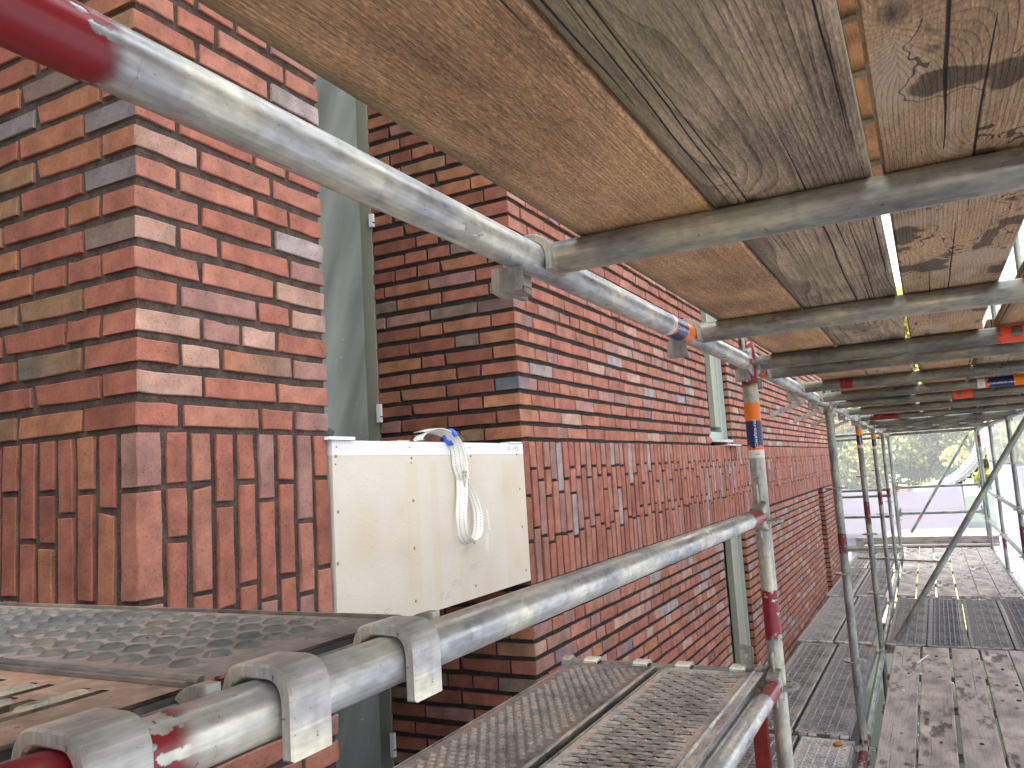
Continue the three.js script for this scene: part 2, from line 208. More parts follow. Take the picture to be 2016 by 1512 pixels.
// --- near pier
{
  const t = thing('brick_pier', 'near red brick pier at the left with two faces and an upright soldier band', 'brick pier'); seed(7);
  const F = { // front rows counted up from the soldier band: [widths], colours ; side rows
    0: ['RSRM', 'DOY', 'A'], 1: ['PRS', 'RRRD', 'B'], 2: ['RPfM', 'DgRR', 'A1'], 3: ['PMPR', 'RRRR', 'B1'], 4: ['RMRP', 'RYYR', 'A'], 5: ['SSP', 'RRRO', 'B'], 6: ['PSRM', 'BROR', 'A1'], 7: ['SRL', 'RORY', 'B'], 8: ['SSRR', 'GRYO', 'A'], 9: ['PSS', 'OOYR', 'B'], 10: ['RRSR', 'GORR', 'A'], 11: ['RPRS', 'OOGR', 'B1'], 12: ['SRRS', 'RBOR', 'A'], 13: ['RSL', 'YORR', 'B'], 14: ['SRSS', 'OORR', 'A1'] };
  const L = [], len = PZ - PE, SL = 0.95, jt = 0.0135;
  for (let k = -24; k < 24; k++) {
    const y = k >= 0 ? BT + 0.014 + k * CH + BH / 2 : BB - 0.004 + (k + 1) * CH - CH + BH / 2 + 0.008; const f = F[k], A = f ? f[2][0] === 'A' : ((k % 2) + 2) % 2 === 0, alt = f ? f[2][1] === '1' : rnd() < 0.35;
    let ws = A ? (alt ? [0.097, 0.097, 0.205] : [0.097, 0.205, 0.097]) : (alt ? [0.154, 0.097, 0.097] : [0.154, 0.205]);
    let u = 0; const cells = ws.map((w) => { const r = [u, u + w + rr(-0.002, 0.002)]; u += w + jt; return r; }); cells.push([u, len]);
    const yj = rr(-0.0012, 0.0012), sd = A ? 0.157 : 0.1;
    const fc = (s, i, m) => { const c = s && s[i]; return !c ? colOf(m) : c; };
    cells.forEach(([a, b], i) => { let c = fc(f && f[0], i, frontMix), fl = 0; if (c === 'f') { c = 'O'; fl = 1; } else if (!f && rnd() < 0.04) fl = 1; else if (rnd() < 0.3) fl = 3 + Math.floor(rnd() * 2); let tint = null; if (!i) { const sc = (f && f[1][0]) || colOf(sideShadeMix); tint = [0, 1, 2].map((q) => +(BC[sc][q] / BC[c][q]).toFixed(3)); } L.push({ tint, w: b - a, h: BH + rr(-0.0015, 0.001), d: i ? 0.09 : sd, x: FX, y: y + yj, z: PZ - (a + b) / 2, face: 'x', c, flash: fl }); });
    // the corner brick shows its end on the side face through its own depth; the remaining side bricks
    let su = sd + jt, i = 1; let w = A ? 0.21 : (rnd() < 0.4 ? 0.1 : 0.21);
    while (su < SL) { const b = Math.min(SL + 0.05, su + w); let c = fc(f && f[1], i, sideShadeMix), fl = 0; if (c === 'g') { c = 'Y'; fl = 2; } L.push({ w: b - su, h: BH + rr(-0.0015, 0.001), d: 0.09, x: FX - (su + b) / 2, y: y + yj, z: PZ, face: 'z', c, flash: fl }); su = b + jt; w = rnd() < 0.65 ? 0.21 : 0.1; i++; }
    // dress the end of the corner brick as its own tone, with the warm bounce light painted in
  }
  const cols = soldierCols(PZ, PE, 0.0617);
  cols.forEach((z, i) => { for (const [a, b] of soldierPieces(i + 0)) L.push({ w: i ? 0.046 : 0.055, h: b - a, d: i ? 0.09 : 0.047, x: FX, y: BT - a - (b - a) / 2, z: i ? z : PZ - 0.0275, face: 'x', c: colOf('RRRRSDRMS') }); });
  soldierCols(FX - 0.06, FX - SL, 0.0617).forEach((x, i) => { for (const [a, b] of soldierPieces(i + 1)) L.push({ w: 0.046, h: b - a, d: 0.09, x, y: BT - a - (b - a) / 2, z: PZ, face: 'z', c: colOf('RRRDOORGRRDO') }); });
  const core = []; core.push(boxG(1.6, 12.2, PZ - PE - 0.014, FX - 0.007 - 0.8, 0.4, (PZ + PE) / 2));
  part('mortar', boxUV(merge(core)), mortarPier, t);
  layBricks(t, L, 300);
}
// --- main facade
const WEND = -13.12, W2 = [-5.6, -6.29], W2L = [-5.67, -6.45], W3L = [-11.11, -11.66];
{
  const t = thing('brick_wall', 'long red brick facade wall running away behind the scaffold to the far trees', 'brick wall'); seed(19);
  const L = [], jt = 0.0105, RL = 0.655;
  const zones = (up) => up ? [[WZ, -5.017, 'c'], [-5.029, W2[0], ''], [W2[1], -10.46, 'c'], [-10.472, -13.0, ''], [-13.01, WEND, '']] : [[WZ, -5.017, 'c'], [-5.029, W2L[0], ''], [W2L[1], -10.46, 'c'], [-10.472, W3L[0], ''], [W3L[1], -13.0, 'c'], [-13.01, WEND, '']];
  for (let k = -24; k < 26; k++) {
    const up = k >= 0, y = up ? BT + 0.014 + k * CH + BH / 2 : BB + 0.004 + k * CH + BH / 2, A = ((k % 2) + 2) % 2 === 0;
    zones(up).forEach(([a, b, cn], zi) => {
      const first = cn ? (A ? 0.1 : 0.157) : pick([0.1, 0.21, 0.16]);
      const cells = run(a - b, first, jt); const yj = rr(-0.0015, 0.0015);
      cells.forEach(([u, v], i) => { if (v - u < 0.02) return; const cd = cn && i === 0 ? (A ? 0.157 : 0.1) : 0.09, cc = up ? colOf(frontMix) : colOf('RRRSSSOOPPMMRSL'), sc = colOf(sideShadeMix); L.push({ tint: cn && i === 0 ? [0, 1, 2].map((q) => +(BC[sc][q] / BC[cc][q]).toFixed(3)) : null, w: v - u, h: BH + rr(-0.002, 0.0012), d: cd, x: FX + rr(-0.001, 0.001), y: y + yj, z: a - (u + v) / 2, face: 'x', c: cc, flash: rnd() < 0.04 ? 1 + Math.floor(rnd() * 2) : rnd() < 0.3 ? 3 + Math.floor(rnd() * 2) : 0 }); });
      if (cn) { // reveal bricks
        const len = zi === 0 ? RL : 0.2; let su = (A ? 0.157 : 0.1) + jt, w = A ? pick([0.1, 0.21]) : 0.21;
        while (su < len - 0.03) { const e = Math.min(len, su + w); L.push({ w: e - su, h: BH + rr(-0.002, 0.001), d: 0.09, x: FX - (su + e) / 2, y: y + yj, z: a, face: 'z', c: colOf(zi === 0 ? sideShadeMix + 'DDBM' : sideShadeMix) }); su = e + jt; w = rnd() < 0.65 ? 0.21 : 0.1; }
      }
    });
  }
  soldierCols(WZ - 0.055, WEND, 0.0617).forEach((z, i) => { for (const [a, b] of soldierPieces(i)) L.push({ w: 0.0475, h: b - a, d: 0.09, x: FX + rr(-0.001, 0.001), y: BT - a - (b - a) / 2, z, face: 'x', c: colOf('RRRRSSDMSRRRSSRML') }); });
  for (const [a, b] of soldierPieces(0)) L.push({ w: 0.046, h: b - a, d: 0.1, x: FX, y: BT - a - (b - a) / 2, z: WZ - 0.024, face: 'x', c: 'D' });
  const I = 0.010, core = [], B = (z0, z1, y0, y1, x0 = FX - I) => core.push(boxG(2.2, y1 - y0, z0 - z1, x0 - 1.1, (y0 + y1) / 2, (z0 + z1) / 2));
  const T = 6.5, BO = -5.7, m = 0.008;
  B(WZ - m, -5.017, BT - 0.004, T); B(-5.029, W2[0], BT - 0.004, T); B(W2[1] - m, -10.46, BT - 0.004, T); B(W2[0], W2[1] - m, 2.0, T); B(-10.472, WEND, BT - 0.004, T);
  B(WZ - m, WEND, BB + 0.004, BT - 0.004);
  B(WZ - m, -5.017, BO, BB + 0.004); B(-5.029, W2L[0], BO, BB + 0.004); B(W2L[1] - m, -10.46, BO, BB + 0.004); B(-10.472, W3L[0], BO, BB + 0.004); B(W3L[1] - m, WEND, BO, BB + 0.004);
  part('mortar', boxUV(merge(core)), mortarDark, t);
  // control joints: recessed dark strips
  for (const z of [-5.023, -10.466]) { part('expansion_joint', boxG(0.02, 2 - BT, 0.012, FX - 0.03, (2 + BT) / 2, z), std({ color: lin(0.12, 0.05, 0.035), roughness: 1 }), t); part('expansion_joint', boxG(0.02, BB - BO, 0.012, FX - 0.03, (BB + BO) / 2, z), std({ color: lin(0.12, 0.05, 0.035), roughness: 1 }), t); }
  layBricks(t, L, 300);
}
struct('added_building_mass', boxUV(boxG(9, 12.2, 27, -7.1, 0.4, 0.6)), mortarPier);  // unseen building bulk, added to keep the sun off the scaffold
solo('brick_wall', boxUV(boxG(1.5, 12.2, 10.5, -2.1, 0.4, 6.6)), std({ color: lin(0.38, 0.16, 0.115), roughness: 0.95, map: mortarTex }), 'unseen brick facade added behind the camera to cut the light, beside the foreground decks', 'brick wall');  // out of view, added with the bulk above to cut light from behind
// building core behind recess (dark room closed off) and the concrete edge behind the panel
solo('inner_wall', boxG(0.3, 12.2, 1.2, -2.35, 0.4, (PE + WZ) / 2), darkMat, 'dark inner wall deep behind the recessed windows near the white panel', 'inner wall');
solo('floor_slab', boxUV(boxG(0.52, 0.42, 1.07, -1.70, -0.17, (PE + WZ) / 2)), mortarPier, 'rough concrete slab edge behind the white panel', 'floor slab');

// ------------------------------------------------------------------ windows
const streak = (u, v) => { u *= 2.7; v *= 2.7; const q = u * 0.9 + v * 0.35; return fb(q * 9, (v - u * 0.4) * 1.3, 305, 4) * 0.65 + fb(u * 2.1, v * 1.4, 307, 3) * 0.35; };
const filmBump = tex(256, 512, (u, v) => { const k = 128 + (streak(u, v) - 0.5) * 260; return [k, k, k]; }, false);
const filmTex = tex(512, 512, (u, v) => { const s = vn(u * 150, v * 150, 315), t = vn(u * 60, v * 60, 317), b = fb(u * 4, v * 3, 318, 4); let k = 138 + (streak(u, v) - 0.5) * 110 + (b - 0.5) * 40; if (s > 0.975 && b > 0.45) k += 60; if (t > 0.985) k += 40; return [k * 0.95, k, k * 0.97]; });
const filmMat = new THREE.MeshPhysicalMaterial({ color: lin(0.98, 1.0, 0.96), map: filmTex, bumpMap: filmBump, bumpScale: 0.006, roughness: 0.35, clearcoat: 0.4, clearcoatRoughness: 0.2 });
function paneUV(g, s) { return boxUV(g, s); }
function tallWindow(y0, y1, label, hinges) {
  const t = thing('window', label, 'window'); const zi = WZ + 0.012;
  part('frame', merge([boxG(0.07, y1 - y0, 0.11, -2.035, (y0 + y1) / 2, zi - 0.065), boxG(0.07, y1 - y0, 0.09, -2.035, (y0 + y1) / 2, PE - 0.05), boxG(0.068, 0.08, 0.9, -2.036, y0 + 0.04, (PE + WZ) / 2)]), frameMat, t);
  part('sash', merge([boxG(0.05, y1 - y0 - 0.1, 0.006, -1.999, (y0 + y1) / 2 + 0.05, zi - 0.118 + 0.004)]), frameLight, t);
  part('pane', paneUV(boxG(0.012, y1 - y0 - 0.02, 1.0, -2.03, (y0 + y1) / 2, (PE + WZ) / 2), 0.45), filmMat, t, 'grey green glass covered with wrinkled dusty protective film');
  for (const [y, h] of hinges) { const hg = part('hinge', boxG(0.02, h, 0.014, -1.99, y, WZ + 0.01), whiteMat, t, 'white hinge'); part('knuckle', boxG(0.004, 0.004, 0.016, -1.979, y - h * 0.2, WZ + 0.01), darkMat, hg); }
}
tallWindow(0.02, 2.0, 'tall grey green window with film covered glass above the white panel', [[1.108, 0.055], [0.288, 0.075]]);
tallWindow(-2.6, -0.42, 'tall grey green window below the white panel, partly behind the scaffold tube', [[-1.02, 0.09]]);
function slotWindow(z0, z1, y0, y1, label, sash, deep = 0.065) {
  const t = thing('window', label, 'window'), x = FX - deep, H = y1 - y0, ym = (y0 + y1) / 2, zm = (z0 + z1) / 2;
  part('frame', merge([boxG(0.07, H, 0.06, x - 0.035, ym, z0 - 0.03), boxG(0.07, H, 0.06, x - 0.035, ym, z1 + 0.03), boxG(0.075, 0.06, z0 - z1 - 0.12, x - 0.035, y0 + 0.03, zm), boxG(0.03, H, 0.012, x + 0.012, ym, z1 + 0.006)]), frameLight, t);
  if (sash) { part('sash', merge([boxG(0.04, H - 0.14, 0.16, x - 0.025, ym + 0.03, z1 + 0.14), boxG(0.05, H - 0.14, 0.05, x - 0.02, ym + 0.03, z0 - 0.09)]), frameMat, t); part('sill', boxG(0.1, 0.02, z0 - z1 - 0.02, x + 0.02, y0 - 0.01, zm), frameLight, t); }
  else part('sash', boxG(0.045, H - 0.1, 0.2, x - 0.02, ym, z1 + 0.16), frameMat, t);
  part('pane', boxG(0.01, H - 0.1, z0 - z1 - 0.14, x - 0.055, ym, zm), new THREE.MeshPhysicalMaterial({ color: lin(0.03, 0.04, 0.04), roughness: 0.08, clearcoat: 1 }), t);
  part('backing', boxG(0.02, H, z0 - z1, x - 0.12, ym, zm), darkMat, t);
}
slotWindow(W2[0], W2[1], 0.175, 2.0, 'narrow pale green window above the soldier band, left of the nearest standard', true);
slotWindow(W2L[0], W2L[1], -3, BB + 0.004, 'narrow pale green window below the soldier band, beside the red ended rail', false);
slotWindow(W3L[0], W3L[1], -3, BB + 0.004, 'far narrow dark window low in the wall near its far end', false, 0.15);
// loose brick and clip on the second sill
{ const b = solo('loose_brick', brickGeo(0.16, 0.045, 0.1, 2).clone(), bm(...BC.R), 'loose red brick lying on the sill under the upper narrow window', 'brick'); b.position.set(FX + 0.0, 0.158, -6.17); b.rotation.y = Math.PI / 2 + 0.05; }
solo('mortar_board', boxUV(boxG(0.12, 0.006, 0.4, FX - 0.02, 0.132, -6.2)), whiteMat, 'thin white strip under the loose brick on the sill', 'strip');

// ------------------------------------------------------------------ white panel in the recess
{
  const t = thing('plywood_panel', 'cream white plywood panel closing the band between pier and wall', 'panel');
  const W = 1024, H = 512, cv = document.createElement('canvas'); cv.width = W; cv.height = H; const c = cv.getContext('2d'); seed(31);
  c.fillStyle = '#c8c1b1'; c.fillRect(0, 0, W, H);
  const bl = (x, y, r, col) => { const g = c.createRadialGradient(x, y, 0, x, y, r); g.addColorStop(0, col); g.addColorStop(1, 'rgba(195,183,160,0)'); c.fillStyle = g; c.fillRect(x - r, y - r, 2 * r, 2 * r); };
  for (let i = 0; i < 60; i++) bl(rnd() * W, rnd() * H, rr(40, 150), pick(['rgba(184,162,122,0.25)', 'rgba(212,206,196,0.3)', 'rgba(176,158,124,0.22)', 'rgba(206,200,194,0.3)']));
  c.fillStyle = 'rgba(190,168,128,0.16)'; for (const [x, w] of [[300, 60], [420, 40], [560, 55], [860, 160]]) c.fillRect(x, 60, w, H);
  for (let i = 0; i < 900; i++) { c.strokeStyle = `rgba(${pick(['120,105,85', '255,252,245', '170,150,120'])},${rr(0.05, 0.28)})`; c.lineWidth = rr(0.6, 1.6); const x = rnd() * W, y = rnd() * H; c.beginPath(); c.moveTo(x, y); c.lineTo(x + rr(-14, 22), y + rr(-1.5, 1.5)); c.stroke(); }
  for (let i = 0; i < 250; i++) { c.fillStyle = `rgba(90,80,65,${rr(0.08, 0.4)})`; c.fillRect(rnd() * W, 50 + rnd() * H, rr(1, 2.5), rr(1, 2)); }
  c.fillStyle = '#d9d8dd'; c.fillRect(0, 0, W, 40); c.fillStyle = 'rgba(150,135,110,0.35)'; c.fillRect(0, 40, W, 2);
  c.strokeStyle = 'rgba(225,222,216,0.5)'; c.lineWidth = 14; c.beginPath(); c.moveTo(742, 230); c.lineTo(752, 300); c.stroke(); c.lineWidth = 20; c.strokeStyle = 'rgba(225,222,216,0.4)'; c.beginPath(); c.moveTo(735, 310); c.lineTo(728, 370); c.stroke();
  c.fillStyle = 'rgba(70,65,60,0.75)'; c.font = 'italic 20px sans-serif'; c.fillText('52\u2075 x 11\u00bd', 905, 26); c.font = '26px sans-serif'; c.fillStyle = 'rgba(110,105,95,0.35)'; c.fillText('E20 ---', 620, 420);
  c.strokeStyle = 'rgba(90,95,100,0.35)'; c.lineWidth = 1.6; for (const [x, y] of [[60, 470], [90, 478], [120, 466], [150, 476], [180, 466], [440, 470], [470, 476], [510, 440], [540, 446]]) for (let k = 0; k < 3; k++) { c.beginPath(); c.moveTo(x, y + k * 6); c.lineTo(x + rr(20, 34), y + k * 6 - rr(2, 8)); c.stroke(); }
  const tx = new THREE.CanvasTexture(cv); tx.colorSpace = THREE.SRGBColorSpace; tx.anisotropy = 8;
  const z0 = -1.588, z1 = -2.662, y0 = -0.382, y1 = 0.117, g = new THREE.BoxGeometry(0.018, y1 - y0, z0 - z1); g.translate(FX - 0.004, (y0 + y1) / 2, (z0 + z1) / 2);
  part('sheet', g, std({ map: tx, roughness: 0.6, bumpMap: deckBump, bumpScale: 0.0004 }), t);
  const sg = new THREE.CylinderGeometry(0.0042, 0.0042, 0.002, 10); sg.rotateZ(Math.PI / 2); const sm = std({ color: lin(0.33, 0.25, 0.1), metalness: 0.6, roughness: 0.5 }), dg = new THREE.CylinderGeometry(0.002, 0.002, 0.0012, 8); dg.rotateZ(Math.PI / 2);
  for (const [y, z] of [[0.076, -1.602], [0.069, -1.937], [0.073, -2.277], [0.077, -2.609], [-0.064, -1.603], [-0.054, -1.937], [-0.189, -1.932], [-0.192, -1.596], [-0.337, -1.927], [-0.208, -2.27], [-0.344, -2.265], [-0.049, -2.617], [-0.185, -2.619], [-0.341, -2.627]]) { const s = part('screw', sg, sm, t); s.position.set(FX + 0.0055, y, z); }
  for (const [y, z] of [[0.1, -1.605], [0.1, -1.93], [0.1, -2.27], [0.1, -2.6], [0.056, -1.6], [0.055, -1.935], [0.09, -2.612]]) { const s = part('screw_hole', dg, darkMat, t); s.position.set(FX + 0.0055, y, z); }
  part('cleat', boxG(0.05, 0.008, 0.1, FX - 0.01, 0.122, -1.62), whiteMat, t); part('cleat', boxG(0.04, 0.004, 0.09, FX - 0.01, 0.12, -2.6), whiteMat, t); part('cleat', boxG(0.03, 0.005, 0.06, FX - 0.03, 0.12, -1.93), std({ color: lin(0.6, 0.45, 0.25), roughness: 0.8 }), t);
}
// wool tufts on the panel
const woolMat = std({ color: lin(0.16, 0.24, 0.22), roughness: 1, map: mortarTex, bumpMap: mortarBump, bumpScale: 0.01 });
function tuft(x, y, z, r, sd, label) {
  const g = new THREE.IcosahedronGeometry(r, 3), p = g.attributes.position; for (let i = 0; i < p.count; i++) { const v = V(p.getX(i), p.getY(i), p.getZ(i)); const k = 0.55 + 0.9 * fb(v.x / r * 1.6 + sd, v.y / r * 1.6 + v.z / r * 1.3, sd, 3); p.setXYZ(i, v.x * k * 1.0, v.y * k * 0.75, v.z * k * 1.5); } g.computeVertexNormals();
  const m = solo('insulation_tuft', g, woolMat, label, 'insulation', 'insulation tufts on the white panel'); m.position.set(x, y, z);
}
tuft(FX - 0.05, 0.135, -1.615, 0.026, 3, 'blue green insulation tuft on top of the panel beside the pier'); tuft(FX - 0.02, 0.13, -2.21, 0.03, 7, 'blue green insulation tuft on top of the panel right of the sling');
// sling
{
  const strapTex = tex(64, 512, (u, v) => { const w = (Math.sin(v * 1200) + Math.sin(u * 90)) * 7; const st = (Math.abs(u - 0.3) < 0.025 || Math.abs(u - 0.7) < 0.025) && (v * 40) % 1 < 0.6; const e = u < 0.06 || u > 0.94 ? -25 : 0; const k = 226 + w + e + (fb(u * 3, v * 9, 401, 3) - 0.5) * 30; return st ? [110, 130, 160] : [k, k * 0.985, k * 0.94]; });
  const strapM = std({ map: strapTex, roughness: 0.85, side: THREE.DoubleSide });
  const t = thing('lifting_sling', 'white webbing lifting sling looped over the top of the panel', 'sling');
  const ribbon = (pts, w0, wdirs, N = 60) => {
    const c = new THREE.CatmullRomCurve3(pts), cw = new THREE.CatmullRomCurve3(wdirs), P = [], U = [], ix = [], L = c.getLength();
    for (let i = 0; i <= N; i++) { const q = i / N, p = c.getPoint(q), d = cw.getPoint(q).normalize(), tn = c.getTangent(q); const n = tn.clone().cross(d).normalize().multiplyScalar(0.0013); for (const [s, k] of [[-1, 1], [1, 1], [1, -1], [-1, -1]]) { P.push(p.x + d.x * s * w0 / 2 + n.x * k, p.y + d.y * s * w0 / 2 + n.y * k, p.z + d.z * s * w0 / 2 + n.z * k); U.push(s > 0 ? 1 : 0, q * L * 3); } }
    for (let i = 0; i < N; i++) for (let k = 0; k < 4; k++) { const a = i * 4 + k, b = i * 4 + (k + 1) % 4; ix.push(a, b, a + 4, b, b + 4, a + 4); }
    const g = new THREE.BufferGeometry(); g.setAttribute('position', new THREE.Float32BufferAttribute(P, 3)); g.setAttribute('uv', new THREE.Float32BufferAttribute(U, 2)); g.setIndex(ix); return (() => { const q = g.toNonIndexed(); q.computeVertexNormals(); return q; })();
  };
  const x = FX + 0.018, P = (y, z, dx = 0) => V(x + dx, y, z);
  part('loop', ribbon([P(-0.0, -2.183, 0.006), P(-0.05, -2.17, 0.012), P(-0.12, -2.145, 0.02), P(-0.175, -2.155, 0.02), P(-0.2, -2.195, 0.018), P(-0.18, -2.245, 0.014), P(-0.115, -2.262, 0.012), P(-0.05, -2.235, 0.01), P(-0.002, -2.19, 0.009)], 0.036, [V(0.6, 0, -0.55), V(0.75, 0, -0.45), V(0.85, 0.1, -0.3), V(0.8, 0.3, -0.2), V(0.8, 0.35, -0.3), V(0.7, 0.15, -0.6), V(0.5, 0, -0.8), V(0.4, 0, -0.8), V(0.4, 0, -0.8)]), strapM, t);
  part('strap', merge([ribbon([P(0.0, -2.186, 0.004), P(0.04, -2.165, 0.006), P(0.09, -2.158, 0.006), P(0.128, -2.14, -0.002), P(0.15, -2.1, -0.03), P(0.145, -2.06, -0.05), P(0.128, -2.03, -0.05), P(0.122, -2.01, -0.03)], 0.036, [V(0.5, 0, -0.6), V(0.7, 0, -0.4), V(0.7, 0, -0.4), V(0.8, 0, -0.3), V(0.9, 0.2, -0.2), V(1, 0.2, 0), V(1, 0.1, 0), V(1, 0.1, 0)]), ribbon([P(0.0, -2.19, 0.012), P(0.045, -2.185, 0.013), P(0.09, -2.172, 0.012), P(0.128, -2.15, 0.004), P(0.158, -2.1, -0.02), P(0.15, -2.05, -0.06)], 0.036, [V(0.4, 0, -0.8), V(0.4, 0, -0.8), V(0.5, 0, -0.8), V(0.8, 0, -0.4), V(1, 0, -0.2), V(1, 0, 0)])]), strapM, t);
  part('sewn_label', boxG(0.004, 0.05, 0.022, x + 0.016, 0.0, -2.189), std({ color: lin(0.75, 0.74, 0.68), roughness: 0.9, map: tex(64, 64, (u, v) => { const d = vn(u * 10, v * 16, 409) > 0.62; return d ? [70, 66, 60] : [225, 222, 210]; }) }), t);
  const clip = new THREE.TorusGeometry(0.017, 0.0065, 8, 20, 5.2); clip.scale(1, 1.15, 2.6); clip.rotateY(0.3);
  const cb = solo('blue_sleeve', clip, std({ color: lin(0.01, 0.09, 0.55), roughness: 0.45 }), 'blue plastic sleeve around the white sling on the panel edge', 'plastic sleeve'); cb.position.set(x - 0.004, 0.133, -2.142);
}

// ------------------------------------------------------------------ scaffold
const R = 0.02415, ZS = [-0.08, -2.62, -5.16, -7.7, -10.24, -12.78, -15.32];
const sx = (z) => (z > -2.62 ? -0.49 : -0.49 + 0.0105 * (z + 2.62)), ox = (z) => sx(z) + 1.355;
const YU = 0.315, YM = -0.172, YL = -0.678, YB = -1.69, YP = -1.63;
const rosG = (() => { const s = new THREE.Shape(); s.absarc(0, 0, 0.061, 0, Math.PI * 2); for (let i = 0; i < 8; i++) { const a = i * Math.PI / 4, h = new THREE.Path(); h.absarc(Math.cos(a) * 0.045, Math.sin(a) * 0.045, i % 2 ? 0.0085 : 0.0065, 0, Math.PI * 2); s.holes.push(h); } const g = ext(s, 0.009, 0.001, 12); g.rotateX(Math.PI / 2); return g; })();
const headG = (() => { const s = new THREE.Shape(); s.moveTo(0.027, -0.042); s.lineTo(0.05, -0.036); s.lineTo(0.085, -0.0255); s.lineTo(0.085, 0.0255); s.lineTo(0.05, 0.036); s.lineTo(0.027, 0.042); s.lineTo(0.027, 0.008); s.lineTo(0.052, 0.008); s.lineTo(0.052, -0.008); s.lineTo(0.027, -0.008); return ext(s, 0.042, 0.004); })(); // along +x from the standard axis
const wedgeG = (() => { const s = new THREE.Shape(); s.moveTo(-0.008, -0.075); s.lineTo(0.006, -0.075); s.lineTo(0.014, 0.075); s.absarc(0.001, 0.075, 0.013, 0, Math.PI); return ext(s, 0.006, 0.001).translate(0.047, 0.012, 0); })();
const hookG = (w, drop, back = 0.004) => { const s = new THREE.Shape(); s.moveTo(-0.0345, -back); s.lineTo(-0.0345, 0); s.absarc(0, 0, 0.0345, Math.PI, 0, true); s.lineTo(0.0345, -drop); s.lineTo(0.0258, -drop); s.lineTo(0.0258, 0); s.absarc(0, 0, 0.0258, 0, Math.PI, false); s.lineTo(-0.0258, -back); return ext(s, w, 0.0016, 10); };
// bulkier squared deck hook
const deckHookG = (() => { const s = new THREE.Shape(); s.moveTo(-0.036, -0.006); s.lineTo(-0.036, 0.012); s.quadraticCurveTo(-0.034, 0.034, -0.014, 0.0345); s.lineTo(0.012, 0.0345); s.quadraticCurveTo(0.0355, 0.034, 0.0355, 0.008); s.lineTo(0.0355, -0.033); s.lineTo(0.0275, -0.033); s.lineTo(0.0275, 0.006); s.quadraticCurveTo(0.027, 0.0265, 0.010, 0.027); s.lineTo(-0.012, 0.027); s.quadraticCurveTo(-0.028, 0.026, -0.028, 0.008); s.lineTo(-0.028, -0.006); return ext(s, 0.047, 0.0018, 8); })();

const stickerTex = (() => {
  const c = document.createElement('canvas'); c.width = 512; c.height = 512; const x = c.getContext('2d'); // u around the tube, v up
  x.fillStyle = '#f07a12'; x.fillRect(0, 0, 512, 170); x.fillStyle = '#1c2c5e'; x.fillRect(0, 168, 512, 262);
  x.fillStyle = '#ee6a1c'; x.beginPath(); x.moveTo(0, 430); for (let i = 0; i <= 8; i++) { x.lineTo(i * 64, i % 2 ? 392 : 428); } x.lineTo(512, 440); x.lineTo(0, 440); x.fill();
  x.fillStyle = '#dcdad0'; x.fillRect(0, 438, 512, 74);
  for (const u of [22, 192, 362]) { x.save(); x.translate(u + 16, 418); x.rotate(-Math.PI / 2); x.fillStyle = '#e9edf4'; x.font = 'bold 40px sans-serif'; x.fillText('scafom-rux', 46, 0); x.strokeStyle = '#e9edf4'; x.lineWidth = 5; x.beginPath(); x.arc(12, -12, 11, 0.6, 5.6); x.stroke(); x.beginPath(); x.arc(30, -12, 11, 3.8, 8.8); x.stroke(); x.restore(); x.fillStyle = '#333'; x.font = 'bold 18px sans-serif'; x.fillText('010.200', u - 40, 484); }
  const t = new THREE.CanvasTexture(c); t.colorSpace = THREE.SRGBColorSpace; t.wrapS = THREE.RepeatWrapping; t.anisotropy = 8; return t;
})();
const stickerM = std({ map: stickerTex, roughness: 0.35 });
function band(parent, a, b, r, mat, name, label) { // shell between two points, uv 0..1
  const d = b.clone().sub(a), L = d.length(), g = new THREE.CylinderGeometry(r, r, L, 24, 1, true); g.applyQuaternion(new THREE.Quaternion().setFromUnitVectors(V(0, 1, 0), d.normalize())); g.translate((a.x + b.x) / 2, (a.y + b.y) / 2, (a.z + b.z) / 2); return part(name, g, mat, parent, label);
}
let tubeN = 0;
function standard(x, z, y0, y1, label, group, o = {}) {
  const t = thing('scaffold_standard', label, 'scaffold standard', group); t.position.set(x, 0, z);
  part('tube', tubeG(V(0, y0, 0), V(0, y1, 0), R, 24, tubeN++ * 0.37), o.mat || GD, t);
  for (let y = -5.7; y <= y1; y += 0.5) { const yy = y + 0.02; if (yy < y0) continue; const q = YU - Math.round((YU - yy) / 0.5) * 0.5 - 0.004; const m = part('rosette', rosG, rosM, t); m.position.y = q; m.rotation.y = o.turn || 0; }
  if (o.sticker) band(t, V(0, o.sticker[0], 0), V(0, o.sticker[1], 0), R + 0.0006, stickerM, 'sticker', 'orange and navy blue maker sticker');
  for (const [a, b, both] of o.red || []) band(t, V(0, a, 0), V(0, b, 0), R + 0.0005, o.rust ? RED3 : both ? RED2 : RED1, 'red_paint');
  return t;
}
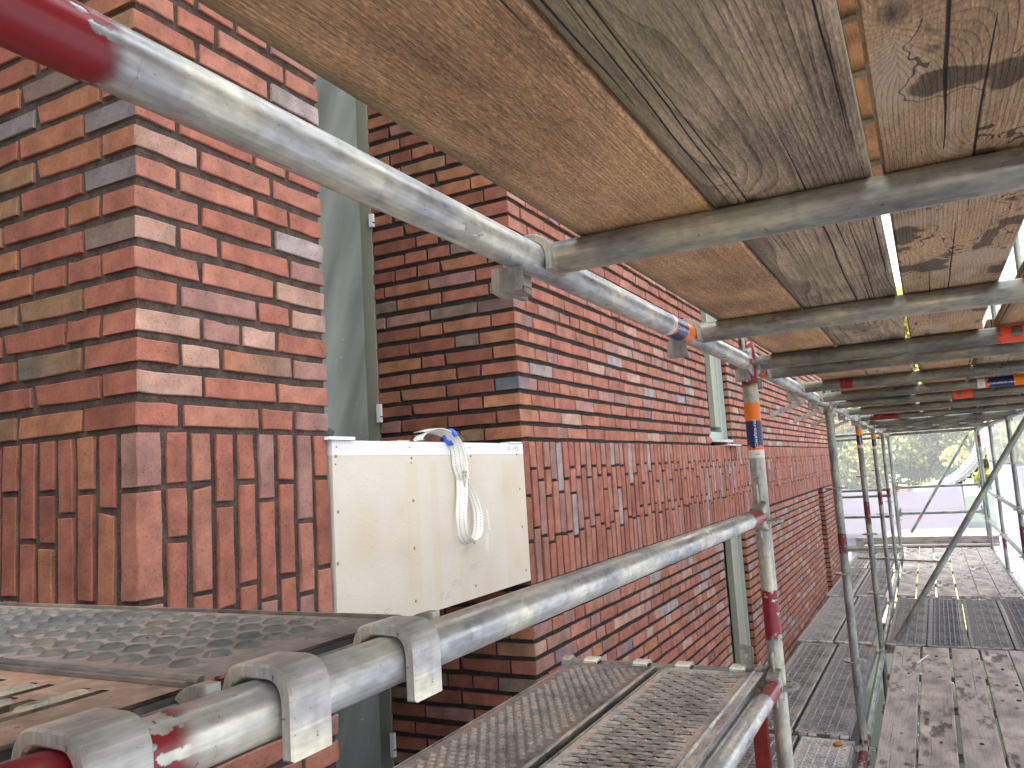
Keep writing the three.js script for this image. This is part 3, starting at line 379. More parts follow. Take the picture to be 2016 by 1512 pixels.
function rail(name, a, b, label, category, group, o = {}) { // tube with wedge heads at both ends (a, b are standard axes)
  const t = thing(name, label, category, group), d = b.clone().sub(a), L = d.length(), u = d.clone().normalize(); t.position.copy(a);
  const q = new THREE.Quaternion().setFromUnitVectors(V(1, 0, 0), u); t.quaternion.copy(q);
  part('tube', tubeG(V(0.06, 0, 0), V(L - 0.06, 0, 0), R, 24, tubeN++ * 0.53), o.mat || GA, t);
  if (o.heads !== false) for (const s of [0, 1]) { const h = part('wedge_head', headG, castM, t); const w = part('wedge', wedgeG, castM, h); if (s) { h.position.x = L; h.rotation.y = Math.PI; } }
  for (const [p, r, both] of o.red || []) band(t, V(p, 0, 0), V(r, 0, 0), R + 0.0005, o.heads === false || o.rust ? RED3 : both ? RED2 : RED1, 'red_paint', 'red painted end');
  if (o.sticker) band(t, V(o.sticker[0], 0, 0), V(o.sticker[1], 0, 0), R + 0.0006, stickerM, 'sticker', 'orange and navy blue maker sticker');
  if (o.orange) for (const [p, r] of o.orange) band(t, V(p, 0, 0), V(r, 0, 0), R + 0.0005, ORANGE, 'orange_paint');
  return t;
}
// standards: inner row
const innerRow = 'inner standards along the wall';
const inL = ['', 'nearest grey inner standard with a sticker at eye level and a red band below', 'second inner standard from the camera with a red band above the planks', 'third inner standard with a small orange and blue sticker', 'fourth inner standard with a small orange and blue sticker and red band', 'fifth inner standard from the camera, plain grey', 'sixth inner standard, standing before the far corner post'];
for (let i = 1; i <= 6; i++) {
  const z = ZS[i];
  standard(sx(z), z, -5.68, 2.2, inL[i], innerRow, { mat: i === 1 ? GC : GD, turn: 0.2 * i, rust: i > 1, sticker: i === 1 ? [0.01, 0.185] : i === 3 || i === 4 ? [0.06, 0.23] : null, red: i === 1 ? [[-0.56, -0.40], [0.23, 0.40, true]] : i === 2 ? [[-0.58, -0.45, true], [-1.78, -1.62, true]] : i === 3 ? [[-0.62, -0.4, true]] : i === 4 ? [[-0.6, -0.44, true]] : i === 5 ? [[-0.64, -0.5, true]] : [] });
}
standard(sx(-15.95), -15.95, -5.68, 2.2, 'far corner standard just behind the sixth inner standard', innerRow, {});
const outerRow = 'outer standards along the white sheeting';
['', '', '', 'right hand outer standard with a red foot, nearest one in view', 'second outer standard in view, with a red band below the rail', 'third outer standard in view, by the white sheeting', 'fourth outer standard in view, at the far right corner'].forEach((l, i) => { if (i < 2 || !l) return; standard(ox(ZS[i]), ZS[i], -5.68, 2.4, l, outerRow, { turn: 0.3, rust: true, red: [[[-1.25, -0.85, true]], [[-1.38, -1.17, true]], [[0.0, 0.22, true]], []][i - 4] || [] }); });
standard(ox(-15.95), -15.95, -5.68, 2.4, 'farthest outer standard behind the netting edge', outerRow, {});
// ledgers
const E = (z, y, dx = 0) => V(sx(z) + dx, y, z), EO = (z, y) => V(ox(z), y, z);
rail('scaffold_ledger', E(ZS[0], YU), E(ZS[1], YU), 'upper galvanised ledger running from the red top left corner to the nearest standard', 'ledger', null, { red: [[0.283, 0.02], [2.44, 2.535, false]], sticker: [1.62, 1.80], mat: GA });
for (let i = 1; i < 6; i++) rail('scaffold_ledger', E(ZS[i], YU), E(ZS[i + 1], YU), `upper inner ledger under the deck, bay ${['', 'one', 'two', 'three', 'four', 'five'][i]} beyond the nearest standard`, 'ledger', 'upper inner ledgers', { red: [[0.2, 0.05], [2.35, 2.5]], orange: i === 1 ? [[0.2, 0.32]] : [] });
rail('hand_rail', E(ZS[0], YM), E(ZS[1], YM), 'galvanised rail in the foreground carrying the left deck hooks, red at both ends', 'rail', null, { red: [[0.34, 0.02], [2.30, 2.49]] });
rail('scaffold_ledger', E(ZS[0], YL), E(ZS[1], YL), 'low ledger with a red end meeting the nearest standard beside the raised steel decks', 'ledger', null, { red: [[2.3, 2.47]] });
for (let i = 1; i < 6; i++) rail('scaffold_ledger', E(ZS[i], YB), E(ZS[i + 1], YB), `lower ledger in the gap between steel decks and planks, ${ORD[i - 1]} bay`, 'ledger', 'lower inner ledgers', { mat: GD, rust: true, red: i === 1 ? [[2.2, 2.5]] : [[0.05, 0.25]] });
for (let i = 2; i < 6; i++) { for (const [y, l] of [[YU, 'upper outer ledger'], [-0.69, 'outer guard rail'], [-1.19, 'outer knee rail'], [YB, 'outer deck ledger']]) rail('scaffold_ledger', EO(ZS[i], y), EO(ZS[i + 1], y), `${l} along the white sheeting, ${ORD[i - 2]} bay in view`, 'ledger', 'outer rails', { mat: GD }); }
// end rails
for (const [y, l] of [[-0.62, 'grey end guard rail across the far end of the walkway'], [-1.08, 'grey end knee rail across the far end of the walkway']]) rail('guard_rail', V(sx(-15.95), y, -15.95), V(ox(-15.95), y, -15.95), l, 'guard rail', null, { mat: GD, orange: y > -1 ? [[0.62, 0.72]] : [] });
for (const [y, l, dz] of [[-0.62, 'upper end rail between the wall end and the inner standards', 0], [-0.72, 'second end rail just below the upper one beside the wall end', 0.1], [-1.08, 'lower end rail between the wall end and the inner standards', 0], [0.36, 'top end beam under the deck between wall end and standards', 0], [0.28, 'lower of the two top end beams beside the wall end', 0.1]]) rail('guard_rail', V(-1.75, y, -15.4 + dz), V(sx(-15.32), y, -15.32 + dz), l, 'guard rail', null, { mat: GB, heads: false, red: [[0.95, 1.08, true]] });
// braces
{
  const a = V(-0.45, -1.62, -7.6), b = V(0.812, 0.36, -7.7); rail('diagonal_brace', a, b, 'thick grey diagonal brace rising to the right across the walkway', 'brace', null, { mat: GD, heads: false });
  rail('diagonal_brace', V(-0.478, -1.458, -15.85), V(0.63, 0.29, -15.85), 'thin grey diagonal brace with an orange band at the far end', 'brace', null, { mat: GD, heads: false, orange: [[0.36, 0.42]] });
}
// white plaster smears on two rails
{
  const al = tex(128, 128, (u, v) => { const r = Math.hypot((u - 0.5) * 2, (v - 0.5) * 2), n = fb(u * 7, v * 7, 701, 4); const k = r + (n - 0.5) * 1.3 < 0.72 ? 255 : 0; return [k, k, k]; }, false, false), m = std({ color: lin(0.72, 0.7, 0.66), roughness: 0.95, alphaMap: al, transparent: true, bumpMap: mortarBump, bumpScale: 0.002 });
  const smear = (z, y, L, th0, th, label) => { const g = new THREE.CylinderGeometry(R + 0.0008, R + 0.0008, L, 16, 1, true, th0, th); g.rotateX(Math.PI / 2); const o = solo('plaster_smear', g, m, label, 'smear'); o.position.set(-0.49, y, z); };
  smear(-1.86, YM, 0.14, 0.2, 2.6, 'white plaster smear on the foreground rail left of the nearest standard'); smear(-0.83, YU, 0.05, 0.6, 1.0, 'small pale dab on the upper ledger left of the first transom');
}
// transoms under the upper deck
const lugG = boxUV(merge([boxG(0.045, 0.034, 0.007, 0, 0, 0.02), boxG(0.045, 0.007, 0.045, 0, -0.014, 0)]));
function transom(z, label, o = {}) {
  const t = thing('deck_transom', label, 'transom', 'transom tubes under the upper deck'), x0 = sx(z), L = ox(z) - x0; t.position.set(x0, YU + (o.dy || 0), z); t.rotation.y = -0.03 * (o.skew || 0);
  part('tube', tubeG(V(0.034, 0, 0), V(L - 0.034, 0, 0), R, 24, tubeN++ * 0.41), o.mat || GB, t);
  for (const s of [0, 1]) { const h = part('claw', hookG(0.055, 0.03, 0.02), castM, t); if (s) { h.position.x = L; } else h.rotation.y = Math.PI; const p = part('end_plate', boxUV(boxG(0.01, 0.085, 0.058, 0.038, -0.006, 0)), castM, h); }
  const c = part('lock_lug', lugG, castM, t); c.position.set(-0.012, -0.042, 0.065); c.rotation.y = 0.15;
  if (o.wedge) { const w = part('lock_lever', boxUV(boxG(0.17, 0.022, 0.005, -0.085, -0.062, 0.02)), castM, t); w.rotation.set(0, 0.5, 0.35); }
  for (const [p, r] of o.orange || []) band(t, V(p, 0, 0), V(r, 0, 0), R + 0.0005, ORANGE, 'orange_paint');
  for (const [p, r] of o.red || []) band(t, V(p, 0, 0), V(r, 0, 0), R + 0.0005, RED2, 'red_paint');
  if (o.sticker) band(t, V(o.sticker[0], 0, 0), V(o.sticker[1], 0, 0), R + 0.0006, stickerM, 'sticker', 'worn blue and orange sticker');
  return t;
}
transom(-1.06, 'nearest thick transom tube hooked on the upper ledger above the camera', { mat: GT });
transom(-1.91, 'second transom tube under the planks, red paint at its right end', { mat: GT, red: [[0.69, 0.8]] });
transom(-2.65, 'third transom tube at the nearest standard with an orange paint mark', { orange: [[0.69, 0.84]], dy: 0.0 });
transom(-2.86, 'fourth transom tube set close behind the third one', { dy: -0.012 });
transom(-3.78, 'fifth transom tube with small dark red marks', { wedge: true, red: [[0.18, 0.24]] });
transom(-4.55, 'sixth transom tube with a worn blue and orange sticker at its right', { wedge: true, sticker: [0.75, 0.98] });
transom(-5.3, 'seventh transom tube with an orange paint mark near its middle', { orange: [[0.66, 0.78]], wedge: true });
transom(-6.3, 'eighth transom tube, behind the orange marked one', { wedge: true });
transom(-7.6, 'ninth transom tube with a dark red length, before the upper steel decks', { red: [[0.1, 0.35]] });
transom(-8.9, 'tenth transom tube under the upper steel decks'); transom(-10.2, 'eleventh transom tube far under the upper steel decks'); transom(-12.7, 'twelfth transom tube near the far end of the upper deck'); transom(-15.3, 'last transom tube at the far end of the upper deck');

// scaffold boards
function boardG(w, h, l) { const c = 0.004, s = new THREE.Shape(); const X = w / 2, Y = h / 2; s.moveTo(-X + c, -Y); s.lineTo(X - c, -Y); s.lineTo(X, -Y + c); s.lineTo(X, Y - c); s.lineTo(X - c, Y); s.lineTo(-X + c, Y); s.lineTo(-X, Y - c); s.lineTo(-X, -Y + c); let g = new THREE.ExtrudeGeometry(s, { depth: l, bevelEnabled: false }); g.translate(0, 0, -l / 2); g = plain(g); const p = g.attributes.position, n = g.attributes.normal, uv = g.attributes.uv; for (let i = 0; i < p.count; i++) { if (Math.abs(n.getZ(i)) > 0.7) uv.setXY(i, p.getX(i) / 0.2 + 0.5, p.getY(i) / 2.6); else if (Math.abs(n.getY(i)) > 0.5) uv.setXY(i, p.getX(i) / 0.2 + 0.5, p.getZ(i) / 2.6 + 0.5); else uv.setXY(i, 0.03 + p.getY(i) / 0.2, p.getZ(i) / 2.6 + 0.5); } return g; }
function board(x0, x1, z0, z1, y, mat, label, group, o = {}) { // z0 near, z1 far
  const g = boardG(x1 - x0, o.h || 0.032, z0 - z1); if (o.voff) { const uv = g.attributes.uv; for (let i = 0; i < uv.count; i++) uv.setXY(i, o.flip ? 1 - uv.getX(i) : uv.getX(i), uv.getY(i) + o.voff); }
  const t = thing('scaffold_board', label, 'scaffold board', group); t.position.set((x0 + x1) / 2, y, (z0 + z1) / 2); t.rotation.y = o.turn || 0; t.rotation.z = o.roll || 0;
  part('plank', g, mat, t);
  if (o.bands) for (const s of [-1, 1]) part('end_band', boxG(x1 - x0 + 0.003, (o.h || 0.032) + 0.003, 0.035, 0, 0, s * ((z0 - z1) / 2 - 0.05)), DK_SIDE, t);
  return t;
}
const yU = YU + R + 0.0165, gUp = 'boards of the upper deck seen from below';
board(-0.421, -0.227, -0.02, -2.66, yU, W_BROWN, 'brown smooth board overhead, nearest the brick wall', gUp);
board(-0.2235, -0.029, -0.02, -2.66, yU, W_GREY, 'weathered grey green cracked board overhead, second from the wall', gUp);
board(-0.016, 0.165, -0.02, -2.66, yU, W_KNOT, 'knotty stained board overhead, third from the wall', gUp, { turn: 0.0015 });
board(0.208, 0.405, -0.02, -2.9, yU + 0.004, W_BROWN, 'brown board overhead beyond the open gap at the right edge', gUp, { voff: 0.4 });
board(0.412, 0.605, -0.02, -2.9, yU, W_GREY, 'grey board overhead, fifth from the wall', gUp, { voff: 0.5 }); board(0.61, 0.8, -0.02, -2.9, yU, W_BROWN, 'outermost board overhead above the camera', gUp, { voff: 0.3 });
seed(77);
[[-0.39, -0.205], [-0.2, -0.026], [-0.003, 0.19], [0.2, 0.395], [0.4, 0.595], [0.6, 0.8]].forEach(([a, b], i) => { for (const [z0, z1, n] of [[-2.72, -5.2, 'second bay'], [-5.22, -7.6, 'third bay']]) board(a + 0.0105 * (z0 + 2.7), b + 0.0105 * (z0 + 2.7), z0, z1, yU + 0.002, [W_BROWN, W_KNOT, W_BROWN, W_GREY, W_KNOT, W_BROWN][i], `board under the upper deck, ${n} away, ${ORD[i]} from the wall`, gUp, { voff: rnd(), turn: -0.0105 }); });
// next deck up, glimpsed through the slit
[-0.42, -0.2, 0.02, 0.24].forEach((x, i) => board(x, x + 0.21, 0.3, -7.4, 2.36, W_BROWN, `brown board two metres higher, glimpsed through the slit, ${ORD[i]} from the wall`, 'boards of the next deck up', { voff: i * 0.3 }));
[-0.6, -2.6, -4.45, -5.15, -5.95, -6.85].forEach((z, i) => rail('deck_transom', V(-0.48, 2.31, z), V(0.87, 2.31, z), `transom tube two metres higher, glimpsed through the slit, ${ORD[i]} from the camera`, 'transom', 'transoms of the next deck up', { mat: GB, heads: false }));
// unseen upper boards added behind the camera to cut sky light, with lower deck
[-0.42, -0.2, 0.02, 0.24, 0.46, 0.66].forEach((x, i) => { board(x, x + 0.2, 5.0, 0.02, yU, [W_BROWN, W_GREY, W_KNOT][i % 3], `unseen light blocking board added to the upper deck behind the camera, ${ORD[i]} from the wall`, 'boards behind the camera', { voff: i * 0.3 }); board(x, x + 0.2, 5.0, -2.66, YP - 0.016, W_TOP1, `board of the lower deck under and behind the camera, ${ORD[i]} from the wall`, 'lower boards behind the camera', { voff: i * 0.3 }); });
for (const z of [-0.08, 2.46, 5.0]) { standard(-0.49, z, -5.68, 2.2, `inner standard beside or behind the camera, ${ORD[Math.round((z + 0.08) / 2.54)]} going back`, 'standards behind the camera'); standard(0.865, z, -5.68, 2.4, `outer standard beside or behind the camera, ${ORD[Math.round((z + 0.08) / 2.54)]} going back`, 'standards behind the camera'); }
// lower walkway boards
const gLo = 'boards of the lower walkway';
[-0.437, -0.232, -0.017, 0.188, 0.388, 0.59].forEach((x, i) => board(x, x + 0.192, -2.7, -7.68, YP - 0.016, i % 2 ? W_TOP2 : W_TOP1, `dusty grey board of the near lower walkway, ${ORD[i]} from the standards`, gLo, { voff: i * 0.37, flip: i % 2 === 0, turn: i === 0 ? 0.002 : rr(-0.001, 0.001) }));
[-0.53, -0.322, -0.11, 0.1, 0.305, 0.512].forEach((x, i) => board(x, x + 0.193 + (i > 2 ? 0.008 : 0), -10.36, -15.6, YP - 0.016, i % 2 ? W_TOP1 : W_TOP2, `dusty board of the far lower walkway, ${ORD[i]} from the standards`, gLo, { voff: i * 0.29, turn: 0.0035, bands: false }));
// spacer blocks and cross battens seen in the gaps
rail('deck_transom', V(-0.44, -1.69, -7.66), V(0.79, -1.69, -7.66), 'lower transom tube under the board ends before the steel decks', 'transom', null, { mat: GD, heads: false });
let ci = 0;
for (const z of [-3.4, -4.4, -5.2, -6.1, -6.9, -10.4, -11.6, -12.8, -14.1]) rail('deck_transom', V(sx(z), -1.695, z), V(ox(z), -1.695, z), `lower transom tube under the walkway boards, ${ORD[ci++]} in the row going away`, 'transom', 'transom tubes under the lower walkway', { mat: GB, heads: false });

// steel decks --------------------------------------------------------------
function ringCell(cw, cl, hole, lip, rise) { // a plate cell with one raised opening; hole: outline points (x,z); smooth rounded rim
  const P = [], Q = [], N = hole.length, X = cw / 2, Z = cl / 2, grow = (d) => hole.map(([x, z]) => { const l = Math.hypot(x, z); return [x + (x / l) * d, z + (z / l) * d]; });
  const out = hole.map(([x, z]) => { const s = Math.min(X / Math.max(1e-6, Math.abs(x)), Z / Math.max(1e-6, Math.abs(z))); return [x * s, z * s]; });
  const rings = [[grow(lip), 0], [grow(lip * 0.55), rise * 0.85], [grow(lip * 0.12), rise], [hole, rise * 0.5], [hole, -0.006]];
  const nr = (r, i) => { const [x, z] = hole[i], l = Math.hypot(x, z), k = [[0.25, 1], [0.75, 0.66], [-0.2, 0.98], [-0.95, 0.3], [-1, 0]][r]; return [x / l * k[0], k[1], z / l * k[0]]; };
  const tri = (a, b, c, na, nb, nc) => { P.push(...a, ...b, ...c); Q.push(...na, ...nb, ...nc); }, U = [0, 1, 0];
  for (let i = 0; i < N; i++) {
    const k = (i + 1) % N, o0 = [out[i][0], 0, out[i][1]], o1 = [out[k][0], 0, out[k][1]], at = (r, j) => [rings[r][0][j][0], rings[r][1], rings[r][0][j][1]];
    tri(o0, o1, at(0, k), U, U, U); tri(o0, at(0, k), at(0, i), U, U, U); if (Math.abs(o0[0] - o1[0]) > 1e-6 && Math.abs(o0[2] - o1[2]) > 1e-6) { const cx = Math.abs(o0[0]) > X - 1e-6 ? o0[0] : o1[0], cz = Math.abs(o0[2]) > Z - 1e-6 ? o0[2] : o1[2]; tri(o0, [cx, 0, cz], o1, U, U, U); }
    for (let r = 0; r < 4; r++) { tri(at(r, i), at(r, k), at(r + 1, k), nr(r, i), nr(r, k), nr(r + 1, k)); tri(at(r, i), at(r + 1, k), at(r + 1, i), nr(r, i), nr(r + 1, k), nr(r + 1, i)); }
  }
  const g = new THREE.BufferGeometry(); g.setAttribute('position', new THREE.Float32BufferAttribute(P, 3)); g.setAttribute('normal', new THREE.Float32BufferAttribute(Q, 3)); return g;
}
const slotHole = (l, w, n = 3) => { const o = [], a = l / 2 - w / 2; for (let i = 0; i <= n; i++) { const t = -Math.PI / 2 + Math.PI * i / n; o.push([a + Math.cos(t) * w / 2, Math.sin(t) * w / 2]); } for (let i = 0; i <= n; i++) { const t = Math.PI / 2 + Math.PI * i / n; o.push([-a + Math.cos(t) * w / 2, Math.sin(t) * w / 2]); } return o.reverse(); };
const roundHole = (r, n = 10) => Array.from({ length: n }, (_, i) => [Math.cos(-i / n * 6.2832) * r, Math.sin(-i / n * 6.2832) * r]);
function plateG(w, l, edge, cell, cw, cl, stagger) { // plate centred, x across, z along: returns the flat sheet and its raised rims
  const nx = Math.round((w - 2 * edge) / cw), nz = Math.round((l - 0.1) / cl), cx = (w - 2 * edge) / nx, a = cell.attributes.position.array, an = cell.attributes.normal.array, F = [[], []], M = [[], []];
  const isRim = []; for (let k = 0; k < a.length; k += 9) isRim.push(Math.abs(a[k + 1]) + Math.abs(a[k + 4]) + Math.abs(a[k + 7]) > 1e-7);
  const zs = nz * cl / 2, quad = (x0, x1, z0, z1) => { F[0].push(x0, 0, z0, x1, 0, z1, x1, 0, z0, x0, 0, z0, x0, 0, z1, x1, 0, z1); for (let i = 0; i < 6; i++) F[1].push(0, 1, 0); };
  for (let j = 0; j < nz; j++) {
    const sh = stagger && j % 2 ? 0.5 : 0; for (let i = 0; i < nx - (sh ? 1 : 0); i++) { const ox_ = -(w / 2 - edge) + (i + 0.5 + sh) * cx, oz = -zs + (j + 0.5) * cl; for (let k = 0; k < a.length; k += 3) { const T = isRim[Math.floor(k / 9)] ? M : F; T[0].push(a[k] * cx / cw + ox_, a[k + 1], a[k + 2] + oz); T[1].push(an[k], an[k + 1], an[k + 2]); } }
    if (sh) for (const s of [-1, 1]) { const x0 = s * (w / 2 - edge), x1 = x0 - s * cx / 2; quad(Math.min(x0, x1), Math.max(x0, x1), -zs + j * cl, -zs + (j + 1) * cl); }
  }
  quad(-w / 2, w / 2, -l / 2, -zs); quad(-w / 2, w / 2, zs, l / 2); quad(-w / 2, -w / 2 + edge, -zs, zs); quad(w / 2 - edge, w / 2, -zs, zs);
  return [F, M].map(([P, Q]) => { const g = new THREE.BufferGeometry(); g.setAttribute('position', new THREE.Float32BufferAttribute(P, 3)); g.setAttribute('normal', new THREE.Float32BufferAttribute(Q, 3)); const uv = []; for (let i = 0; i < P.length; i += 3) uv.push(P[i], P[i + 2]); g.setAttribute('uv', new THREE.Float32BufferAttribute(uv, 2)); return g; });
}
const sideG = (l) => { const s = new THREE.Shape(); s.moveTo(0, 0.004); s.quadraticCurveTo(0.006, 0.0055, 0.008, 0.0); s.lineTo(0.008, -0.02); s.lineTo(0.003, -0.026); s.lineTo(0.003, -0.05); s.lineTo(0.008, -0.056); s.lineTo(0.008, -0.066); s.lineTo(-0.024, -0.066); s.lineTo(-0.024, -0.063); s.lineTo(0.004, -0.063); s.lineTo(0.0, -0.05); s.lineTo(0.0, -0.02); s.lineTo(0.004, -0.006); s.lineTo(0.0, 0.0005); return ext(s, l, 0, 4); };
const ribG = (l) => { const s = new THREE.Shape(); s.absarc(0, 0, 0.006, 0, Math.PI); return ext(s, l, 0, 5); };
const plates = {};
const getPlate = (k, w, l) => plates[k + w + l] ||= k === 'slot' ? plateG(w, l, 0.03, ringCell(0.058, 0.027, slotHole(0.043, 0.009), 0.0032, 0.004), 0.058, 0.027, true)
  : k === 'chev' ? plateG(w, l, 0.026, ringCell(0.0265, 0.024, slotHole(0.015, 0.0075, 2), 0.0045, 0.005), 0.0265, 0.024, true)
  : k === 'round' ? plateG(w, l, 0.028, ringCell(0.0375, 0.037, roundHole(0.005, 14), 0.009, 0.0042), 0.0375, 0.037, false)
  : plateG(w, l, 0.03, ringCell(0.075, 0.034, slotHole(0.05, 0.007), 0.005, 0.003), 0.075, 0.034, true);
function steelDeck(kind, w, l, pm, label, group, o = {}) { // origin at the centre of the top
  const t = thing('steel_deck', label, 'steel deck', group);
  const [pf, pr] = getPlate(kind, w, l); part('plate', pf, pm, t); part('grip_pattern', pr, o.rim || pm, t).userData.kind = 'stuff';
  for (const s of [-1, 1]) { const m = part('side_rail', sideG(l), s > 0 ? o.sideR || o.side || DK_SIDE : o.side || DK_SIDE, t); m.position.x = s * (w / 2 - 0.008 + (s > 0 ? 0 : 0)); if (s < 0) { m.rotation.z = 0; m.scale.x = -1; } }
  if (o.ribs) for (const x of o.ribs) { const m = part('stiffening_rib', ribG(l - 0.04), pm, t); m.position.set(x, 0.0, 0); }
  for (const s of [-1, 1]) { if (o.cap !== false) part('end_cap', boxUV(boxG(w - 0.02, 0.05, 0.004, 0, -0.027, s * (l / 2 - 0.002))), DK_SIDE, t); if (o.hooks !== false) for (const x of [-w * 0.3, w * 0.3]) { const h = part('end_hook', deckHookG, o.hookM || hookM, t); h.position.set(x, o.hookY ?? -0.022, s * (l / 2 + 0.04)); h.rotation.y = s > 0 ? -Math.PI / 2 : Math.PI / 2; } }
  return t;
}
// raised decks in the near bay (bottom centre)
{
  const l = 2.42, z = -0.08 - 2.54 / 2 + 0.01, y = YL + 0.041;
  const a = steelDeck('chev', 0.29, l, DK_BROWN, 'muddy brown raised steel deck with fine chevron grip, next to the wall', 'raised steel decks', { side: DK_SIDE, hookY: -0.026, rim: RIM_MUD }); a.position.set(-1.0, y, z);
  const b = steelDeck('slot', 0.29, l, DK_GREY, 'grey raised steel deck with long slots, beside the low ledger', 'raised steel decks', { side: DK_SIDE, sideR: DK_LIGHT, hookY: -0.026, rim: RIM_LIGHT }); b.position.set(-0.685, y, z);
  part('edge_flange', boxUV(boxG(0.022, 0.003, l, 0.157, 0.0, 0)), DK_LIGHT, b); 
  const c = thing('console_bracket', 'console bracket arm carrying the raised steel decks at the nearest standard', 'bracket');
  part('arm', tubeG(V(-1.2, YL + 0.012, -2.62), V(-0.55, YL + 0.012, -2.62), R, 20), GB, c);
  const s = new THREE.Shape(); s.moveTo(-0.018, 0); s.lineTo(0.02, 0); s.lineTo(0.022, 0.075); s.quadraticCurveTo(0.0, 0.09, -0.02, 0.078); const h = new THREE.Path(); h.moveTo(-0.007, 0.055); h.lineTo(0.009, 0.055); h.lineTo(0.001, 0.035); s.holes.push(h); const pl = part('lug_plate', ext(s, 0.006, 0.001), castM, c); pl.position.set(-0.575, YL + 0.03, -2.6);
  part('head', headG.clone().rotateY(Math.PI).translate(-0.49, YL, -2.62), castM, c);
  const ce = part('end_claw', hookG(0.03, 0.05), castM, c); ce.position.set(-1.19, YL + 0.012, -2.62); ce.rotation.y = Math.PI / 2;
  part('strut', boxUV(boxG(0.042, 1.0, 0.03, -0.545, YL - 0.56, -2.57)), redSolid, c, 'red painted strut');
}
// decks hooked on the foreground rail (left): run along x, right ends on the rail
function leftDeck(kind, zc, w, pm, label, o) {
  const l = 1.1, t = steelDeck(kind, w, l, pm, label, 'decks hooked on the foreground rail', { hooks: false, cap: false, side: DK_SIDE, rim: o.rim }); t.rotation.y = Math.PI / 2; t.position.set(-0.535 - l / 2, o.y, zc);
  part('end_bar', tubeG(V(-w / 2 + 0.02, -0.016, l / 2 + 0.006), V(w / 2 - 0.02, -0.016, l / 2 + 0.006), 0.008, 12), DK_STEEL, t);
  part('end_cap', boxUV(boxG(w - 0.01, 0.05, 0.004, 0, -0.029, l / 2 - 0.002)), DK_STEEL, t);
  for (const q of o.hooks) { const h = part('end_hook', deckHookG, hookM, t); h.rotation.y = -Math.PI / 2; h.position.set(-(q - zc), YM - o.y, l / 2 + 0.045); }
  for (const q of o.lugs || []) { const s = new THREE.Shape(); s.moveTo(0, 0); s.quadraticCurveTo(0.012, 0.018, 0.045, 0.016); s.lineTo(0.045, 0.003); s.quadraticCurveTo(0.025, 0.004, 0.014, -0.008); const m = part('lift_lock', ext(s, 0.018, 0.001), hookM, t); m.rotation.y = -Math.PI / 2; m.scale.set(0.75, 0.7, 0.8); m.position.set(-(q - zc), -0.006, l / 2 + 0.004); }
  return t;
}
leftDeck('round', -0.602, 0.28, DK_LEFT, 'grey steel deck with round grip dimples hooked on the foreground rail', { y: -0.148, hooks: [-0.503, -0.668], lugs: [-0.445, -0.752], rim: RIM_DARK });
leftDeck('long', -0.318, 0.28, DK_MUD, 'mud covered tan deck with long slots at the bottom left corner', { y: -0.149, hooks: [-0.2, -0.335], rim: RIM_TAN });
// inner walkway decks between wall and standards
const gi = 'inner walkway steel decks by the wall';
for (let i = 1; i < 6; i++) { const z = (ZS[i] + ZS[i + 1]) / 2, l = 2.46, c = sx(z) + 0.5; const dxx = sx(z) + 0.5 - 0.0;
  const a = steelDeck(i === 3 ? 'chev' : 'slot', 0.295, l, DK_WALK, `dirty inner walkway deck against the wall, ${ORD[i - 1]} bay beyond the nearest standard`, gi, { ribs: [-0.08, -0.03, 0.03, 0.08], hookM: DK_SIDE, side: DK_SIDE, rim: RIM_WALK }); a.position.set(-1.03 + (sx(z) + 0.5), YP, z); a.rotation.y = -0.0105;
  const b = steelDeck(i === 1 ? 'chev' : 'chev', 0.295, l, i === 1 ? DK_WHITE : DK_WALK, i === 1 ? 'whitish dusty inner walkway deck with a yellow leaf, below the nearest standard' : `dirty inner walkway deck beside the standards, ${ORD[i - 1]} bay`, gi, { ribs: [-0.08, -0.03, 0.03, 0.08], hookM: DK_SIDE, side: DK_STEEL }); b.position.set(-0.715 + (sx(z) + 0.5), YP, z); b.rotation.y = -0.0105; }
// steel decks in the main walkway, bay 3
{ const z = -8.96; [-0.355, -0.035, 0.285, 0.605].forEach((x, i) => { const d = steelDeck(i % 2 ? 'slot' : 'chev', 0.31, 2.44, i === 1 ? DK_STEEL : DK_WALK, `${['sandy', 'dark ribbed', 'pale wavy', 'outer grey'][i]} steel deck across the middle of the walkway, ${ORD[i]} from the standards`, 'main walkway steel decks', { ribs: i === 1 ? [-0.1, -0.06, -0.02, 0.02, 0.06, 0.1] : [-0.07, 0, 0.07], hookM: DK_SIDE, side: DK_STEEL }); d.position.set(x, YP - 0.004, z); d.rotation.y = -0.006; }); }
// upper steel decks beyond the boards
for (const [zc, n] of [[-8.97, 'near'], [-11.51, 'middle'], [-14.05, 'far']]) for (let i = 0; i < 4; i++) { const d = steelDeck('slot', 0.31, 2.46, DK_WALK, `steel deck of the ${n} upper bay seen from below, ${ORD[i]} from the wall`, 'upper steel decks', { hookM: DK_SIDE }); d.position.set(sx(zc) + 0.17 + i * 0.32 + 0.03, YU + R + 0.07, zc); d.rotation.y = -0.0105; }
